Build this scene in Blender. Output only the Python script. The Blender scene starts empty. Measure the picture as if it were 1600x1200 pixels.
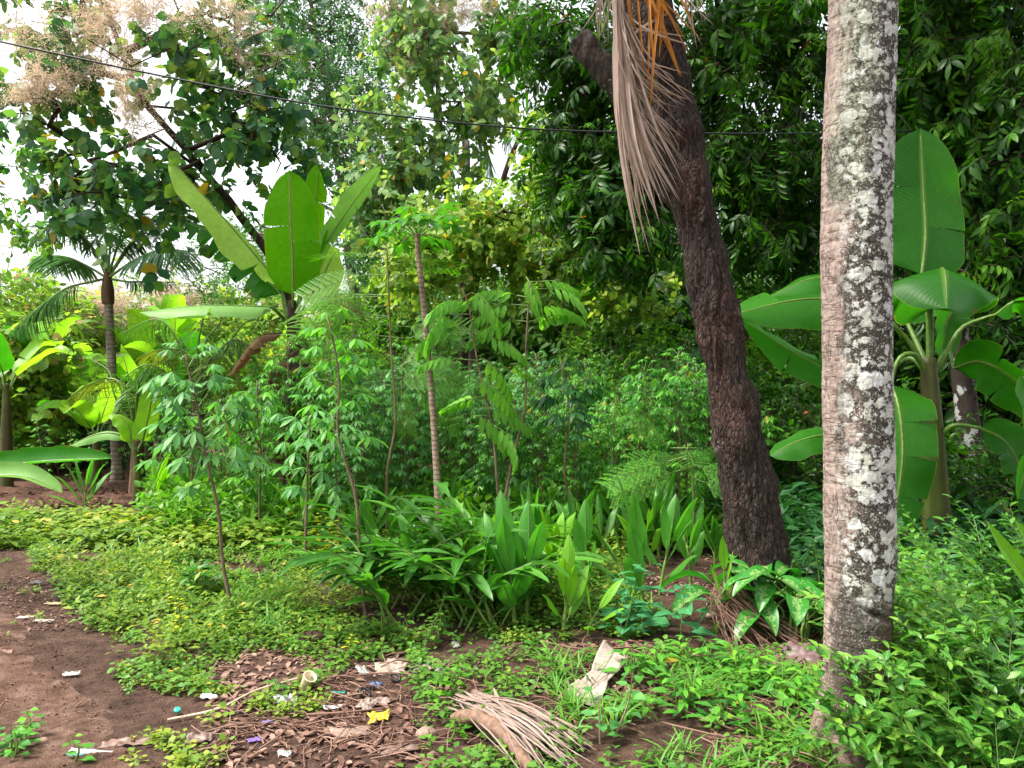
import bpy, math, random
import numpy as np
from math import radians, pi, sin, cos
SC = bpy.context.scene
COL = SC.collection
# ---------------------------------------------------------------- camera, world, sun, exposure
FPX, CH = 1200.0, 1.5
cam = bpy.data.objects.new('camera', bpy.data.cameras.new('camera'))
COL.objects.link(cam)
cam.location = (0, 0, CH)
cam.rotation_euler = (radians(90), 0, 0)
cam.data.lens = 27.0
cam.data.sensor_width = 36.0
cam.data.clip_start = 0.05
cam.data.clip_end = 2000
SC.camera = cam
SUN_EL, SUN_AZ = 60, 262          # azimuth from north (+Y) clockwise: high on the left
w = bpy.data.worlds.new('World'); SC.world = w; w.use_nodes = True
nt = w.node_tree
sky = nt.nodes.new('ShaderNodeTexSky'); sky.sky_type = 'NISHITA'; sky.sun_disc = False
sky.sun_elevation = radians(SUN_EL); sky.sun_rotation = radians(SUN_AZ)
sky.dust_density = 5.0; sky.air_density = 1.2; sky.ozone_density = 1.0
hs = nt.nodes.new('ShaderNodeHueSaturation'); hs.inputs['Saturation'].default_value = 0.2
hs.inputs['Value'].default_value = 1.0
bg = nt.nodes['Background']; bg.inputs['Strength'].default_value = 0.095
nt.links.new(sky.outputs[0], hs.inputs['Color']); nt.links.new(hs.outputs[0], bg.inputs['Color'])
sl = bpy.data.lights.new('sun', 'SUN'); sl.energy = 1.5; sl.angle = radians(10); sl.color = (1.0, 0.94, 0.82)
so = bpy.data.objects.new('sun', sl); COL.objects.link(so)
_e, _a = radians(SUN_EL), radians(SUN_AZ)
import mathutils
_d = mathutils.Vector((sin(_a) * cos(_e), cos(_a) * cos(_e), sin(_e)))
so.rotation_euler = _d.to_track_quat('Z', 'Y').to_euler()
so.location = (0, 0, 30)
SC.view_settings.view_transform = 'Standard'; SC.view_settings.look = 'None'
SC.view_settings.exposure = 2.35; SC.view_settings.gamma = 1.0
cy = SC.cycles
cy.max_bounces = 7; cy.diffuse_bounces = 4; cy.glossy_bounces = 2; cy.transmission_bounces = 5
cy.caustics_reflective = False; cy.caustics_refractive = False; cy.sample_clamp_indirect = 6
cy.use_denoising = True
# ---------------------------------------------------------------- helpers
R = np.random.default_rng(7)
def A(*v): return np.array(v, float)
def hashn(ix, iy, iz, seed):
    n = (ix * 374761393 + iy * 668265263 + iz * 2147483647 + seed * 1274126177) & 0xffffffff
    n = ((n ^ (n >> 13)) * 1274126177) & 0xffffffff
    n = (n ^ (n >> 16)) & 0xffffffff
    n = (n * 2246822519) & 0xffffffff
    return ((n ^ (n >> 15)) & 0xffff) / 65535.0
def vnoise(p, seed=0):
    p = np.asarray(p, float); i = np.floor(p).astype(np.int64); f = p - i; f = f * f * (3 - 2 * f)
    o = 0
    for dx in (0, 1):
        for dy in (0, 1):
            for dz in (0, 1):
                wgt = (f[:, 0] if dx else 1 - f[:, 0]) * (f[:, 1] if dy else 1 - f[:, 1]) * (f[:, 2] if dz else 1 - f[:, 2])
                o = o + wgt * hashn(i[:, 0] + dx, i[:, 1] + dy, i[:, 2] * 7 + dz * 7, seed)
    return o
def fbm(p, seed=0, octv=4):
    p = np.asarray(p, float); s, a, t = 0, .5, 0
    for k in range(octv):
        s = s + a * vnoise(p * 2 ** k, seed + k * 17); t += a; a *= .5
    return s / t
def gh(x, y):
    x = np.atleast_1d(np.asarray(x, float)); y = np.atleast_1d(np.asarray(y, float))
    p = np.stack([x, y, 0 * x], 1)
    h = .10 * (vnoise(p * .5, 3) - .5) + .05 * (vnoise(p * 1.7, 5) - .5)
    return h
def P(px, py, Y): return A((px - 800) / FPX * Y, Y, CH - (py - 600) / FPX * Y)
def G(px, py, dz=0.0):                       # a point on the ground under pixel
    Y = CH * FPX / (py - 600.0); x = (px - 800) / FPX * Y
    return A(x, Y, float(gh(x, Y)[0]) + dz)
def GY(px, Y, dz=0.0):
    x = (px - 800) / FPX * Y
    return A(x, Y, float(gh(x, Y)[0]) + dz)
def topix(x, y): return 800 + x / y * FPX, 600 + CH / y * FPX
def nz(v, ax=-1):
    return v / (np.linalg.norm(v, axis=ax, keepdims=True) + 1e-12)
def spline(pts, n):
    pts = np.asarray(pts, float); m = len(pts)
    if m == 2: return pts[0] + (pts[1] - pts[0]) * np.linspace(0, 1, n)[:, None]
    q = np.vstack([2 * pts[0] - pts[1], pts, 2 * pts[-1] - pts[-2]])
    seg = np.linalg.norm(np.diff(pts, axis=0), axis=1); cs = np.r_[0, np.cumsum(seg)]
    t = np.linspace(0, cs[-1], n); out = []
    for v in t:
        i = min(int(np.searchsorted(cs, v, 'right')) - 1, m - 2); u = (v - cs[i]) / max(seg[i], 1e-9)
        a, b, c, d = q[i], q[i + 1], q[i + 2], q[i + 3]
        out.append(.5 * (2 * b + (c - a) * u + (2 * a - 5 * b + 4 * c - d) * u * u + (3 * b - a - 3 * c + d) * u ** 3))
    return np.array(out)
def tangents(p):
    t = np.gradient(p, axis=0); return nz(t)
class MB:
    def __init__(s): s.v = []; s.uv = []; s.f3 = []; s.f4 = []; s.m3 = []; s.m4 = []; s.n = 0
    def add(s, v, f3=None, f4=None, uv=None, mi=0):
        v = np.asarray(v, float); k = len(v)
        s.v.append(v); s.uv.append(np.zeros((k, 2)) if uv is None else np.asarray(uv, float))
        for f, F, M in ((f3, s.f3, s.m3), (f4, s.f4, s.m4)):
            if f is not None and len(f):
                f = np.asarray(f, np.int64); F.append(f + s.n); M.append(np.full(len(f), mi) if np.isscalar(mi) else np.asarray(mi))
        s.n += k
    def inst(s, tpl, T, M, S=1.0, mi=None):
        V, UV, F3, F4, M3, M4 = tpl; n = len(T); k = len(V)
        if n == 0: return
        S = np.broadcast_to(np.asarray(S, float).reshape(-1, 1, 1) if np.ndim(S) else np.full((1, 1, 1), S), (n, 1, 1))
        W = np.einsum('nij,kj->nki', M, V) * S + T[:, None, :]
        off = (np.arange(n) * k)[:, None, None] + s.n
        s.v.append(W.reshape(-1, 3)); s.uv.append(np.tile(UV, (n, 1)))
        if len(F3): s.f3.append((F3[None] + off).reshape(-1, 3)); s.m3.append(np.tile(M3 if mi is None else M3 * 0 + mi, n))
        if len(F4): s.f4.append((F4[None] + off).reshape(-1, 4)); s.m4.append(np.tile(M4 if mi is None else M4 * 0 + mi, n))
        s.n += n * k
    def tpl(s):
        c = lambda L, k: np.concatenate(L) if L else np.zeros((0, k), np.int64)
        c1 = lambda L: np.concatenate(L) if L else np.zeros(0, np.int64)
        return (np.concatenate(s.v), np.concatenate(s.uv), c(s.f3, 3), c(s.f4, 4), c1(s.m3), c1(s.m4))
    def tube(s, pts, rad, sides=6, mi=0, cap=True, squash=None):
        pts = np.asarray(pts, float); n = len(pts); rad = np.broadcast_to(rad, (n,)).astype(float)
        t = tangents(pts); up = A(0, 0, 1) if abs(t[0][2]) < .9 else A(1, 0, 0)
        x = nz(np.cross(t[0], up)); X = []
        for i in range(n):
            x = nz(x - np.dot(x, t[i]) * t[i]); X.append(x)
        X = np.array(X); Yv = np.cross(t, X)
        a = np.linspace(0, 2 * pi, sides + 1)[:-1]
        V = pts[:, None] + rad[:, None, None] * (np.cos(a)[None, :, None] * X[:, None] + np.sin(a)[None, :, None] * Yv[:, None])
        L = np.r_[0, np.cumsum(np.linalg.norm(np.diff(pts, axis=0), axis=1))]
        uv = np.stack(np.broadcast_arrays(a[None] / (2 * pi), L[:, None]), -1).reshape(-1, 2)
        i, j = np.meshgrid(np.arange(n - 1), np.arange(sides), indexing='ij'); i = i.ravel(); j = j.ravel(); k = (j + 1) % sides
        f4 = np.stack([i * sides + j, i * sides + k, (i + 1) * sides + k, (i + 1) * sides + j], 1)
        V = V.reshape(-1, 3); f3 = []
        if cap:
            V = np.vstack([V, pts[-1:] + t[-1:] * rad[-1] * .3]); uv = np.vstack([uv, [[.5, L[-1]]]])
            f3 = [((n - 1) * sides + q, (n - 1) * sides + (q + 1) % sides, n * sides) for q in range(sides)]
        s.add(V, f3, f4, uv, mi)
    def build(s, name, mats, parent=None, smooth=True):
        me = bpy.data.meshes.new(name)
        V, UV, F3, F4, M3, M4 = s.tpl()
        n3, n4 = len(F3), len(F4)
        me.vertices.add(len(V)); me.vertices.foreach_set('co', V.astype(np.float32).ravel())
        loops = np.concatenate([F3.ravel(), F4.ravel()]).astype(np.int32)
        me.loops.add(len(loops)); me.loops.foreach_set('vertex_index', loops)
        me.polygons.add(n3 + n4)
        tot = np.r_[np.full(n3, 3), np.full(n4, 4)]; st = np.r_[0, np.cumsum(tot)[:-1]]
        me.polygons.foreach_set('loop_start', st.astype(np.int32))
        me.polygons.foreach_set('material_index', np.r_[M3, M4].astype(np.int32))
        me.polygons.foreach_set('use_smooth', np.full(n3 + n4, smooth))
        uvl = me.uv_layers.new(name='UVMap'); uvl.data.foreach_set('uv', UV[loops].astype(np.float32).ravel())
        me.update(calc_edges=True)
        for m in (mats if isinstance(mats, (list, tuple)) else [mats]): me.materials.append(m)
        o = bpy.data.objects.new(name, me); COL.objects.link(o)
        if parent is not None:
            o.parent = parent; pl = A(*parent.location)
            if parent.parent is not None: pl = pl + A(*parent.parent.location)
            o.matrix_parent_inverse = mathutils.Matrix.Identity(4)
            if parent.type == 'EMPTY': o.location = tuple(-A(*parent.location))
        return o
# all builders work in world coordinates: a thing's Empty sits at its base, its parts are shifted back by that much
def empty(name, loc): 
    o = bpy.data.objects.new(name, None); COL.objects.link(o); o.location = tuple(float(v) for v in loc); o.empty_display_size = .2; return o
def tag(o, label=None, cat=None, group=None, kind=None):
    if label: o['label'] = label
    if cat: o['category'] = cat
    if group: o['group'] = group
    if kind: o['kind'] = kind
    return o
def thing(name, loc, label, cat, group=None): return tag(empty(name, loc), label, cat, group)
def copy_thing(root, loc, rotz=0, sc=1.0):
    r = root.copy(); COL.objects.link(r); r.location = tuple(loc); r.rotation_euler = (0, 0, rotz); r.scale = (sc, sc, sc)
    for ch in list(root.children):
        c = ch.copy(); COL.objects.link(c); c.parent = r
        for g in list(ch.children):
            d = g.copy(); COL.objects.link(d); d.parent = c
    return r
def frames(D, N):
    D = nz(D); X = nz(np.cross(D, N)); Z = np.cross(X, D); return np.stack([X, D, Z], -1)
def rdir(n): return nz(R.normal(size=(n, 3)))
# ---------------------------------------------------------------- leaf templates (leaf lies along +Y, faces +Z)
def leaf(L=1.0, W=.4, rows=((.15, .6), (.45, 1), (.78, .6)), fold=.25, bend=.5, stalk=0.0, wav=0.0):
    ts = [0] + [r[0] for r in rows] + [1]; ws = [0] + [r[1] * W / 2 for r in rows] + [0]
    def pos(t):
        if bend == 0: return t * L, 0
        return L * sin(bend * t) / bend, -L * (1 - cos(bend * t)) / bend
    V, UV, f3, f4 = [], [], [], []
    y, z = pos(0); V.append((0, y, z)); UV.append((.5, 0))
    for q, (t, wd) in enumerate(zip(ts[1:-1], ws[1:-1])):
        y, z = pos(t); k = wav * wd * (1 if q % 2 else -1)
        V += [(-wd, y, z + wd * fold + k), (0, y, z), (wd, y, z + wd * fold - k)]; UV += [(0, t), (.5, t), (1, t)]
    y, z = pos(1); V.append((0, y, z)); UV.append((.5, 1))
    n = len(rows); f3 += [(0, 2, 1), (0, 3, 2)]
    for r in range(n - 1):
        a = 1 + 3 * r; b = a + 3; f4 += [(a, a + 1, b + 1, b), (a + 1, a + 2, b + 2, b + 1)]
    a = 1 + 3 * (n - 1); e = len(V) - 1; f3 += [(a, a + 1, e), (a + 1, a + 2, e)]
    mb = MB(); V = np.array(V, float); V[:, 1] += stalk
    mb.add(V, f3, f4 if f4 else None, UV)
    if stalk:
        mb.add([(-.012 * L, 0, 0), (.012 * L, 0, 0), (0, stalk + .02, 0)], [(0, 1, 2)], None, [(.5, 0)] * 3)
    return mb.tpl()
def leaf1(L=1.0, W=.4, t=.45, fold=.3, bend=.4): return leaf(L, W, ((t, 1),), fold, bend)
def compose(parts):                           # [(tpl, T, M, S, mi)]
    mb = MB()
    for tp, T, M, S, mi in parts: mb.inst(tp, np.atleast_2d(T), M, S, mi)
    return mb.tpl()
def palmate(n=7, L=.14, W=.035, spread=250, droop=.5, base=None, rows=((.35, .7), (.68, 1))):
    base = base or leaf(1, W / L, rows, .25, .55)
    mb = MB(); a = np.radians(np.linspace(-spread / 2, spread / 2, n))
    sc = L * (1 - .38 * (np.abs(a) / (pi)) ** 1.0)
    D = np.stack([np.sin(a), np.cos(a), -droop * np.ones(n)], 1); N = np.tile(A(0, 0, 1), (n, 1)) + .3 * D
    mb.inst(base, np.zeros((n, 3)), frames(D, N), sc); return mb.tpl()
def pinnate(pairs=8, L=.45, l=.11, w=.035, droop=.5, hang=.6, ang=65, base=None, rach=.004, curve=.8, term=True, mi_r=1, taper=.35):
    base = base or leaf(1, w / l, ((.3, .85), (.7, .9)), .2, .5)
    mb = MB(); t = np.linspace(.12, 1, pairs); th = curve * t
    y = L * np.sin(th) / curve; z = -L * (1 - np.cos(th)) / curve
    c = np.stack([0 * t, y, z], 1); tg = np.stack([0 * t, np.cos(th), -np.sin(th)], 1)
    for sgn in (-1, 1):
        a = radians(ang) * (1 - .35 * t)
        D = np.cos(a)[:, None] * tg + np.sin(a)[:, None] * A(sgn, 0, 0); D[:, 2] -= hang
        mb.inst(base, c, frames(D, np.tile(A(0, -.1, 1), (pairs, 1))), l * (1 - taper * np.abs(t - .5) * 2))
    if term: mb.inst(base, c[-1:], frames(tg[-1:] + A(0, 0, -.2), A([0, 0, 1])), l)
    ts = np.linspace(0, 1, 7); mb.tube(np.stack([0 * ts, L * np.sin(curve * ts) / curve, -L * (1 - np.cos(curve * ts)) / curve], 1), np.linspace(rach, rach * .4, 7), 3, mi_r)
    return mb.tpl()
def sprig(lf, n=8, L=.3, l=.1, spread=55, droop=.2, stem_r=.003, mi_r=1, jit=.25, curve=.4, rot=137.5, seed=1, t0=.15):
    r = np.random.default_rng(seed); mb = MB(); t = np.linspace(t0, 1, n); th = curve * t
    c = np.stack([0 * t, L * np.sin(th) / curve, -L * (1 - np.cos(th)) / curve], 1)
    tg = np.stack([0 * t, np.cos(th), -np.sin(th)], 1)
    ph = np.radians(rot) * np.arange(n) + r.uniform(-jit, jit, n) * 2
    sd = np.stack([np.cos(ph), 0 * t, np.sin(ph)], 1); a = np.radians(spread) * (1 - .5 * t ** 2)
    D = np.cos(a)[:, None] * tg + np.sin(a)[:, None] * sd; D[:, 2] -= droop; D += r.normal(size=(n, 3)) * jit * .4
    N = tg * .6 + A(0, 0, .8) + r.normal(size=(n, 3)) * jit * .5
    mb.inst(lf, c, frames(D, N), l * r.uniform(.7, 1.15, n))
    ts = np.linspace(0, 1, 5); mb.tube(np.stack([0 * ts, L * np.sin(curve * ts) / curve, -L * (1 - np.cos(curve * ts)) / curve], 1), np.linspace(stem_r, stem_r * .4, 5), 3, mi_r, False)
    return mb.tpl()
# ---------------------------------------------------------------- materials
def newmat(name):
    m = bpy.data.materials.new(name); m.use_nodes = True; nt = m.node_tree; nt.nodes.clear()
    return m, nt, lambda t, **k: _nd(nt, t, **k)
def _nd(nt, t, **k):
    n = nt.nodes.new('ShaderNode' + t)
    for a, b in k.items():
        if a in ('operation', 'blend_type', 'data_type', 'feature', 'distance', 'noise_dimensions', 'voronoi_dimensions', 'wave_type', 'bands_direction', 'wave_profile', 'interpolation_type', 'noise_type', 'use_clamp', 'clamp'): setattr(n, a, b)
        else: n.inputs[a.replace('_', ' ')].default_value = b
    return n
def ramp(nt, stops, interp='LINEAR'):
    n = nt.nodes.new('ShaderNodeValToRGB'); n.color_ramp.interpolation = interp; e = n.color_ramp.elements
    while len(e) < len(stops): e.new(.5)
    for q, (p, c) in enumerate(stops): e[q].position = p; e[q].color = (c[0], c[1], c[2], 1) if np.ndim(c) else (c, c, c, 1)
    return n
def leafmat(name, cols, trans=.4, tmul=(1.7, 1.9, .7), rough=.42, spec=.45, vein=0.0, veinn=22, clump=.35, cs=.9, midc=None, odd=None, edge=None, coat=0, burn=0):
    cols = [(c[0] * 1.02, c[1] * 1.04, c[2] * .62) if c[1] > c[0] * 1.15 else c for c in cols]; m, nt, N = newmat(name); L = nt.links.new
    geo = N('NewGeometry'); tc = N('TexCoord'); oi = N('ObjectInfo')
    no = N('TexNoise', Scale=cs, Detail=2.0); L(tc.outputs['Object'], no.inputs['Vector'])
    a = N('Math', operation='MULTIPLY_ADD'); a.inputs[1].default_value = clump * 2; L(no.outputs[0], a.inputs[0])
    b = N('Math', operation='MULTIPLY'); b.inputs[1].default_value = 1 - clump; L(geo.outputs['Random Per Island'], b.inputs[0]); 
    a2 = N('Math', operation='ADD'); a2.inputs[1].default_value = -clump * .5; L(b.outputs[0], a2.inputs[0]); L(a2.outputs[0], a.inputs[2])
    n = len(cols); rp = ramp(nt, [(q / (n - 1), c) for q, c in enumerate(cols)]); L(a.outputs[0], rp.inputs[0])
    col = rp.outputs[0]
    # fine mottling
    n2 = N('TexNoise', Scale=18.0, Detail=3.0); L(tc.outputs['Object'], n2.inputs['Vector'])
    r2 = N('MapRange'); r2.inputs[3].default_value = .78; r2.inputs[4].default_value = 1.22; L(n2.outputs[0], r2.inputs[0])
    mx = N('VectorMath', operation='SCALE'); L(col, mx.inputs[0]); L(r2.outputs[0], mx.inputs['Scale']); col = mx.outputs[0]
    if odd:                                   # a few odd-coloured (yellow, dry) leaves
        fr, oc = odd; gt = N('Math', operation='GREATER_THAN'); gt.inputs[1].default_value = 1 - fr
        wn = N('TexWhiteNoise', noise_dimensions='1D'); L(geo.outputs['Random Per Island'], wn.inputs['W']); L(wn.outputs['Value'], gt.inputs[0])
        m3 = N('Mix', data_type='RGBA'); L(gt.outputs[0], m3.inputs[0]); L(col, m3.inputs[6]); m3.inputs[7].default_value = (*oc, 1); col = m3.outputs[2]
    bump = None
    if vein or midc or edge:
        sx = N('SeparateXYZ'); L(tc.outputs['UV'], sx.inputs[0])
        d = N('Math', operation='SUBTRACT'); d.inputs[1].default_value = .5; L(sx.outputs[0], d.inputs[0])
        ab = N('Math', operation='ABSOLUTE'); L(d.outputs[0], ab.inputs[0])
        if vein:
            k = N('Math', operation='MULTIPLY_ADD'); k.inputs[1].default_value = -.35; L(ab.outputs[0], k.inputs[0]); L(sx.outputs[1], k.inputs[2])
            k2 = N('Math', operation='MULTIPLY'); k2.inputs[1].default_value = veinn * 2 * pi; L(k.outputs[0], k2.inputs[0])
            s = N('Math', operation='SINE'); L(k2.outputs[0], s.inputs[0])
            vr = N('MapRange'); vr.inputs[1].default_value = -1; vr.inputs[3].default_value = 1 - vein; vr.inputs[4].default_value = 1 + vein; L(s.outputs[0], vr.inputs[0])
            mv = N('VectorMath', operation='SCALE'); L(col, mv.inputs[0]); L(vr.outputs[0], mv.inputs['Scale']); col = mv.outputs[0]
            bump = N('Bump', Strength=.14, Distance=.003); L(s.outputs[0], bump.inputs['Height'])
        if edge:
            ew, ec = edge; g = N('MapRange'); g.inputs[1].default_value = .5 - ew; g.inputs[2].default_value = .5; L(ab.outputs[0], g.inputs[0])
            me_ = N('Mix', data_type='RGBA'); L(g.outputs[0], me_.inputs[0]); L(col, me_.inputs[6]); me_.inputs[7].default_value = (*ec, 1); col = me_.outputs[2]
        if burn:
            bn = N('TexNoise', Scale=6.0, Detail=6.0, Roughness=.65); L(tc.outputs['Object'], bn.inputs['Vector'])
            bs = N('Math', operation='MULTIPLY_ADD'); bs.inputs[1].default_value = .55; L(ab.outputs[0], bs.inputs[0]); L(bn.outputs[0], bs.inputs[2])
            br = N('MapRange'); br.inputs[1].default_value = burn; br.inputs[2].default_value = burn + .04; L(bs.outputs[0], br.inputs[0])
            bm_ = N('Mix', data_type='RGBA'); L(br.outputs[0], bm_.inputs[0]); L(col, bm_.inputs[6]); bm_.inputs[7].default_value = (.20, .11, .03, 1); col = bm_.outputs[2]
        if midc:
            l = N('MapRange'); l.inputs[1].default_value = .015; l.inputs[2].default_value = .045; l.inputs[3].default_value = 1; l.inputs[4].default_value = 0; L(ab.outputs[0], l.inputs[0])
            mm = N('Mix', data_type='RGBA'); L(l.outputs[0], mm.inputs[0]); L(col, mm.inputs[6]); mm.inputs[7].default_value = (*midc, 1); col = mm.outputs[2]
    p = N('BsdfPrincipled', Roughness=rough); p.inputs['Specular IOR Level'].default_value = spec * .55
    if coat: p.inputs['Coat Weight'].default_value = coat; p.inputs['Coat Roughness'].default_value = .25
    L(col, p.inputs['Base Color'])
    t = N('BsdfTranslucent'); tm = N('VectorMath', operation='MULTIPLY'); tm.inputs[1].default_value = tmul; L(col, tm.inputs[0]); L(tm.outputs[0], t.inputs[0])
    if bump: L(bump.outputs[0], p.inputs['Normal']); L(bump.outputs[0], t.inputs['Normal'])
    ms = N('MixShader'); ms.inputs[0].default_value = trans; L(p.outputs[0], ms.inputs[1]); L(t.outputs[0], ms.inputs[2])
    o = N('OutputMaterial'); L(ms.outputs[0], o.inputs[0]); return m
def barkmat(name, cols, scale=14, stretch=(1, 1, .25), bump=.6, dist=.02, lich=None, rough=.85, rings=0):
    m, nt, N = newmat(name); L = nt.links.new
    tc = N('TexCoord'); mp = N('Mapping'); mp.inputs['Scale'].default_value = stretch; L(tc.outputs['Object'], mp.inputs[0])
    no = N('TexNoise', Scale=scale, Detail=8.0, Roughness=.65); L(mp.outputs[0], no.inputs['Vector'])
    big = N('TexNoise', Scale=2.3, Detail=3.0); L(tc.outputs['Object'], big.inputs['Vector'])
    ad = N('Math', operation='MULTIPLY_ADD'); ad.inputs[1].default_value = .5; L(big.outputs[0], ad.inputs[0]); L(no.outputs[0], ad.inputs[2])
    n = len(cols); rp = ramp(nt, [(.5 + .5 * q / (n - 1), c) for q, c in enumerate(cols)]); L(ad.outputs[0], rp.inputs[0]); col = rp.outputs[0]
    h = no.outputs[0]
    if rings:
        wv = N('TexWave', wave_type='BANDS', bands_direction='Z', Scale=rings, Distortion=2.0, Detail=2.0, Detail_Scale=1.5); L(tc.outputs['Object'], wv.inputs[0])
        mr = N('MapRange'); mr.inputs[1].default_value = .0; mr.inputs[2].default_value = .25; mr.inputs[3].default_value = .45; mr.inputs[4].default_value = 1; L(wv.outputs['Fac'], mr.inputs[0])
        mv = N('VectorMath', operation='SCALE'); L(col, mv.inputs[0]); L(mr.outputs[0], mv.inputs['Scale']); col = mv.outputs[0]
        hh = N('Math', operation='MULTIPLY'); L(mr.outputs[0], hh.inputs[0]); L(no.outputs[0], hh.inputs[1]); h = hh.outputs[0]
    if lich:
        ln = N('TexNoise', Scale=lich[0], Detail=4.0, Roughness=.6); L(tc.outputs['Object'], ln.inputs['Vector'])
        lr = N('MapRange'); lr.inputs[1].default_value = lich[1]; lr.inputs[2].default_value = lich[1] + .03; L(ln.outputs[0], lr.inputs[0])
        mm = N('Mix', data_type='RGBA'); L(lr.outputs[0], mm.inputs[0]); L(col, mm.inputs[6]); mm.inputs[7].default_value = (*lich[2], 1); col = mm.outputs[2]
    p = N('BsdfPrincipled', Roughness=rough); L(col, p.inputs['Base Color']); p.inputs['Specular IOR Level'].default_value = .25
    b = N('Bump', Strength=bump, Distance=dist); L(h, b.inputs['Height']); L(b.outputs[0], p.inputs['Normal'])
    o = N('OutputMaterial'); L(p.outputs[0], o.inputs[0]); return m
def plain(name, c, rough=.6, var=.25, scale=30, spec=.4, trans=0, c2=None):
    m, nt, N = newmat(name); L = nt.links.new; tc = N('TexCoord')
    no = N('TexNoise', Scale=scale, Detail=5.0); L(tc.outputs['Object'], no.inputs['Vector'])
    c = np.array(c); c2 = c * (1 + var) if c2 is None else c2
    rp = ramp(nt, [(.35, tuple(c * (1 - var))), (.65, tuple(np.minimum(c2, 1)))]); L(no.outputs[0], rp.inputs[0])
    p = N('BsdfPrincipled', Roughness=rough); L(rp.outputs[0], p.inputs['Base Color']); p.inputs['Specular IOR Level'].default_value = spec
    b = N('Bump', Strength=.25, Distance=.003); L(no.outputs[0], b.inputs['Height']); L(b.outputs[0], p.inputs['Normal'])
    o = N('OutputMaterial')
    if trans:
        t = N('BsdfTranslucent'); L(rp.outputs[0], t.inputs[0]); ms = N('MixShader'); ms.inputs[0].default_value = trans
        L(p.outputs[0], ms.inputs[1]); L(t.outputs[0], ms.inputs[2]); L(ms.outputs[0], o.inputs[0])
    else: L(p.outputs[0], o.inputs[0])
    return m
M = {}
M['stem_green'] = plain('stem_green', (.10, .17, .03), .5, .3)
M['stem_brown'] = barkmat('stem_brown', [(.05, .032, .02), (.16, .11, .07), (.24, .18, .12)], 40)
M['stem_yellow'] = plain('stem_yellow', (.09, .17, .025), .45, .25)
M['twig'] = barkmat('twig', [(.03, .022, .016), (.09, .065, .045), (.16, .12, .09)], 30)
M['bark_grey'] = barkmat('bark_grey', [(.04, .032, .026), (.12, .095, .075), (.26, .22, .18)], 12, lich=(7, .6, (.34, .36, .32)))
M['bark_dark'] = barkmat('bark_dark', [(.02, .012, .009), (.05, .028, .02), (.10, .065, .05)], 22, (1, 1, .35), .9, .03)
M['teak'] = leafmat('teak', [(.018, .065, .065), (.03, .10, .08), (.05, .14, .09), (.12, .22, .07), (.25, .31, .22)], .42, (1.8, 1.8, .7), .5, .4, odd=(.025, (.30, .22, .03)))
M['teak_pale'] = leafmat('teak_pale', [(.045, .12, .09), (.08, .17, .12), (.13, .23, .13), (.22, .32, .13), (.33, .38, .30)], .45, (1.5, 1.6, .8), .5, .5, odd=(.03, (.35, .26, .04)))
M['teak_lime'] = leafmat('teak_lime', [(.06, .13, .05), (.11, .21, .07), (.19, .31, .09), (.32, .42, .12), (.40, .44, .28)], .5, (1.5, 1.6, .7), .5, .5, odd=(.06, (.38, .28, .04)))
M['teal'] = leafmat('teal', [(.02, .08, .06), (.035, .12, .07), (.07, .17, .07), (.12, .22, .08)], .4, (1.5, 1.7, .9), .5)
M['dark'] = leafmat('dark', [(.006, .026, .006), (.013, .050, .008), (.026, .09, .012), (.07, .20, .022)], .36, (1.9, 2.2, .5), .4, .35, odd=(.003, (.3, .12, .03)), clump=.3)
M['fresh'] = leafmat('fresh', [(.03, .12, .02), (.06, .18, .025), (.10, .25, .03), (.18, .32, .04)], .4, (1.6, 1.8, .6), .4)
M['cassava'] = leafmat('cassava', [(.018, .085, .03), (.05, .18, .04), (.10, .29, .045), (.22, .44, .06)], .36, (1.5, 1.8, .7), .45, .4, clump=.4, odd=(.02, (.32, .25, .03)))
M['cassava_blue'] = leafmat('cassava_blue', [(.025, .10, .05), (.07, .21, .09), (.15, .34, .12)], .34, (1.5, 1.8, .8), .45, .45)
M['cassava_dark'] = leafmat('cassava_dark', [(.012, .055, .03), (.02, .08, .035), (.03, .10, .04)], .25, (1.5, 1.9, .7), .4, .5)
M['drooping'] = leafmat('drooping', [(.09, .26, .05), (.13, .33, .06), (.18, .40, .075)], .42, (1.5, 1.7, .6), .4, .45, vein=.12, veinn=9, midc=(.2, .33, .1))
M['feather'] = leafmat('feather', [(.05, .17, .02), (.08, .23, .025), (.15, .31, .04)], .45, (1.4, 1.6, .5), .5)
M['far'] = leafmat('far', [(.06, .13, .04), (.10, .20, .05), (.18, .30, .06), (.33, .40, .10)], .5, (1.5, 1.6, .7), .6, .3, odd=(.05, (.33, .22, .08)))
M['papaya'] = leafmat('papaya', [(.03, .13, .02), (.045, .17, .025), (.07, .22, .03)], .4, (1.5, 1.7, .5), .4)
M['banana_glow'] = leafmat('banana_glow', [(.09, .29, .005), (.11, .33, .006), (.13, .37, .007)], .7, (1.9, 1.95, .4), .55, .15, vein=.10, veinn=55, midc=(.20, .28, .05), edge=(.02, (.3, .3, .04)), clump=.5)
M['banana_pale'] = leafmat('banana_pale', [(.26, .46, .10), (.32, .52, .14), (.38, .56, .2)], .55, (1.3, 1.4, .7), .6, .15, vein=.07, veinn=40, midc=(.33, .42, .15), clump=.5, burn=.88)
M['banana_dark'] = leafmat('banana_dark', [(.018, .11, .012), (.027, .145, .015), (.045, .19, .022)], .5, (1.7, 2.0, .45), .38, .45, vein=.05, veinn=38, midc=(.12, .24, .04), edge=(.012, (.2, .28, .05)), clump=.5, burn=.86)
M['banana_grey'] = leafmat('banana_grey', [(.12, .26, .10), (.16, .32, .13), (.2, .36, .16)], .42, (1.3, 1.5, .7), .45, .45, vein=.1, veinn=45, midc=(.25, .33, .12), clump=.5, burn=.84)
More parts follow.
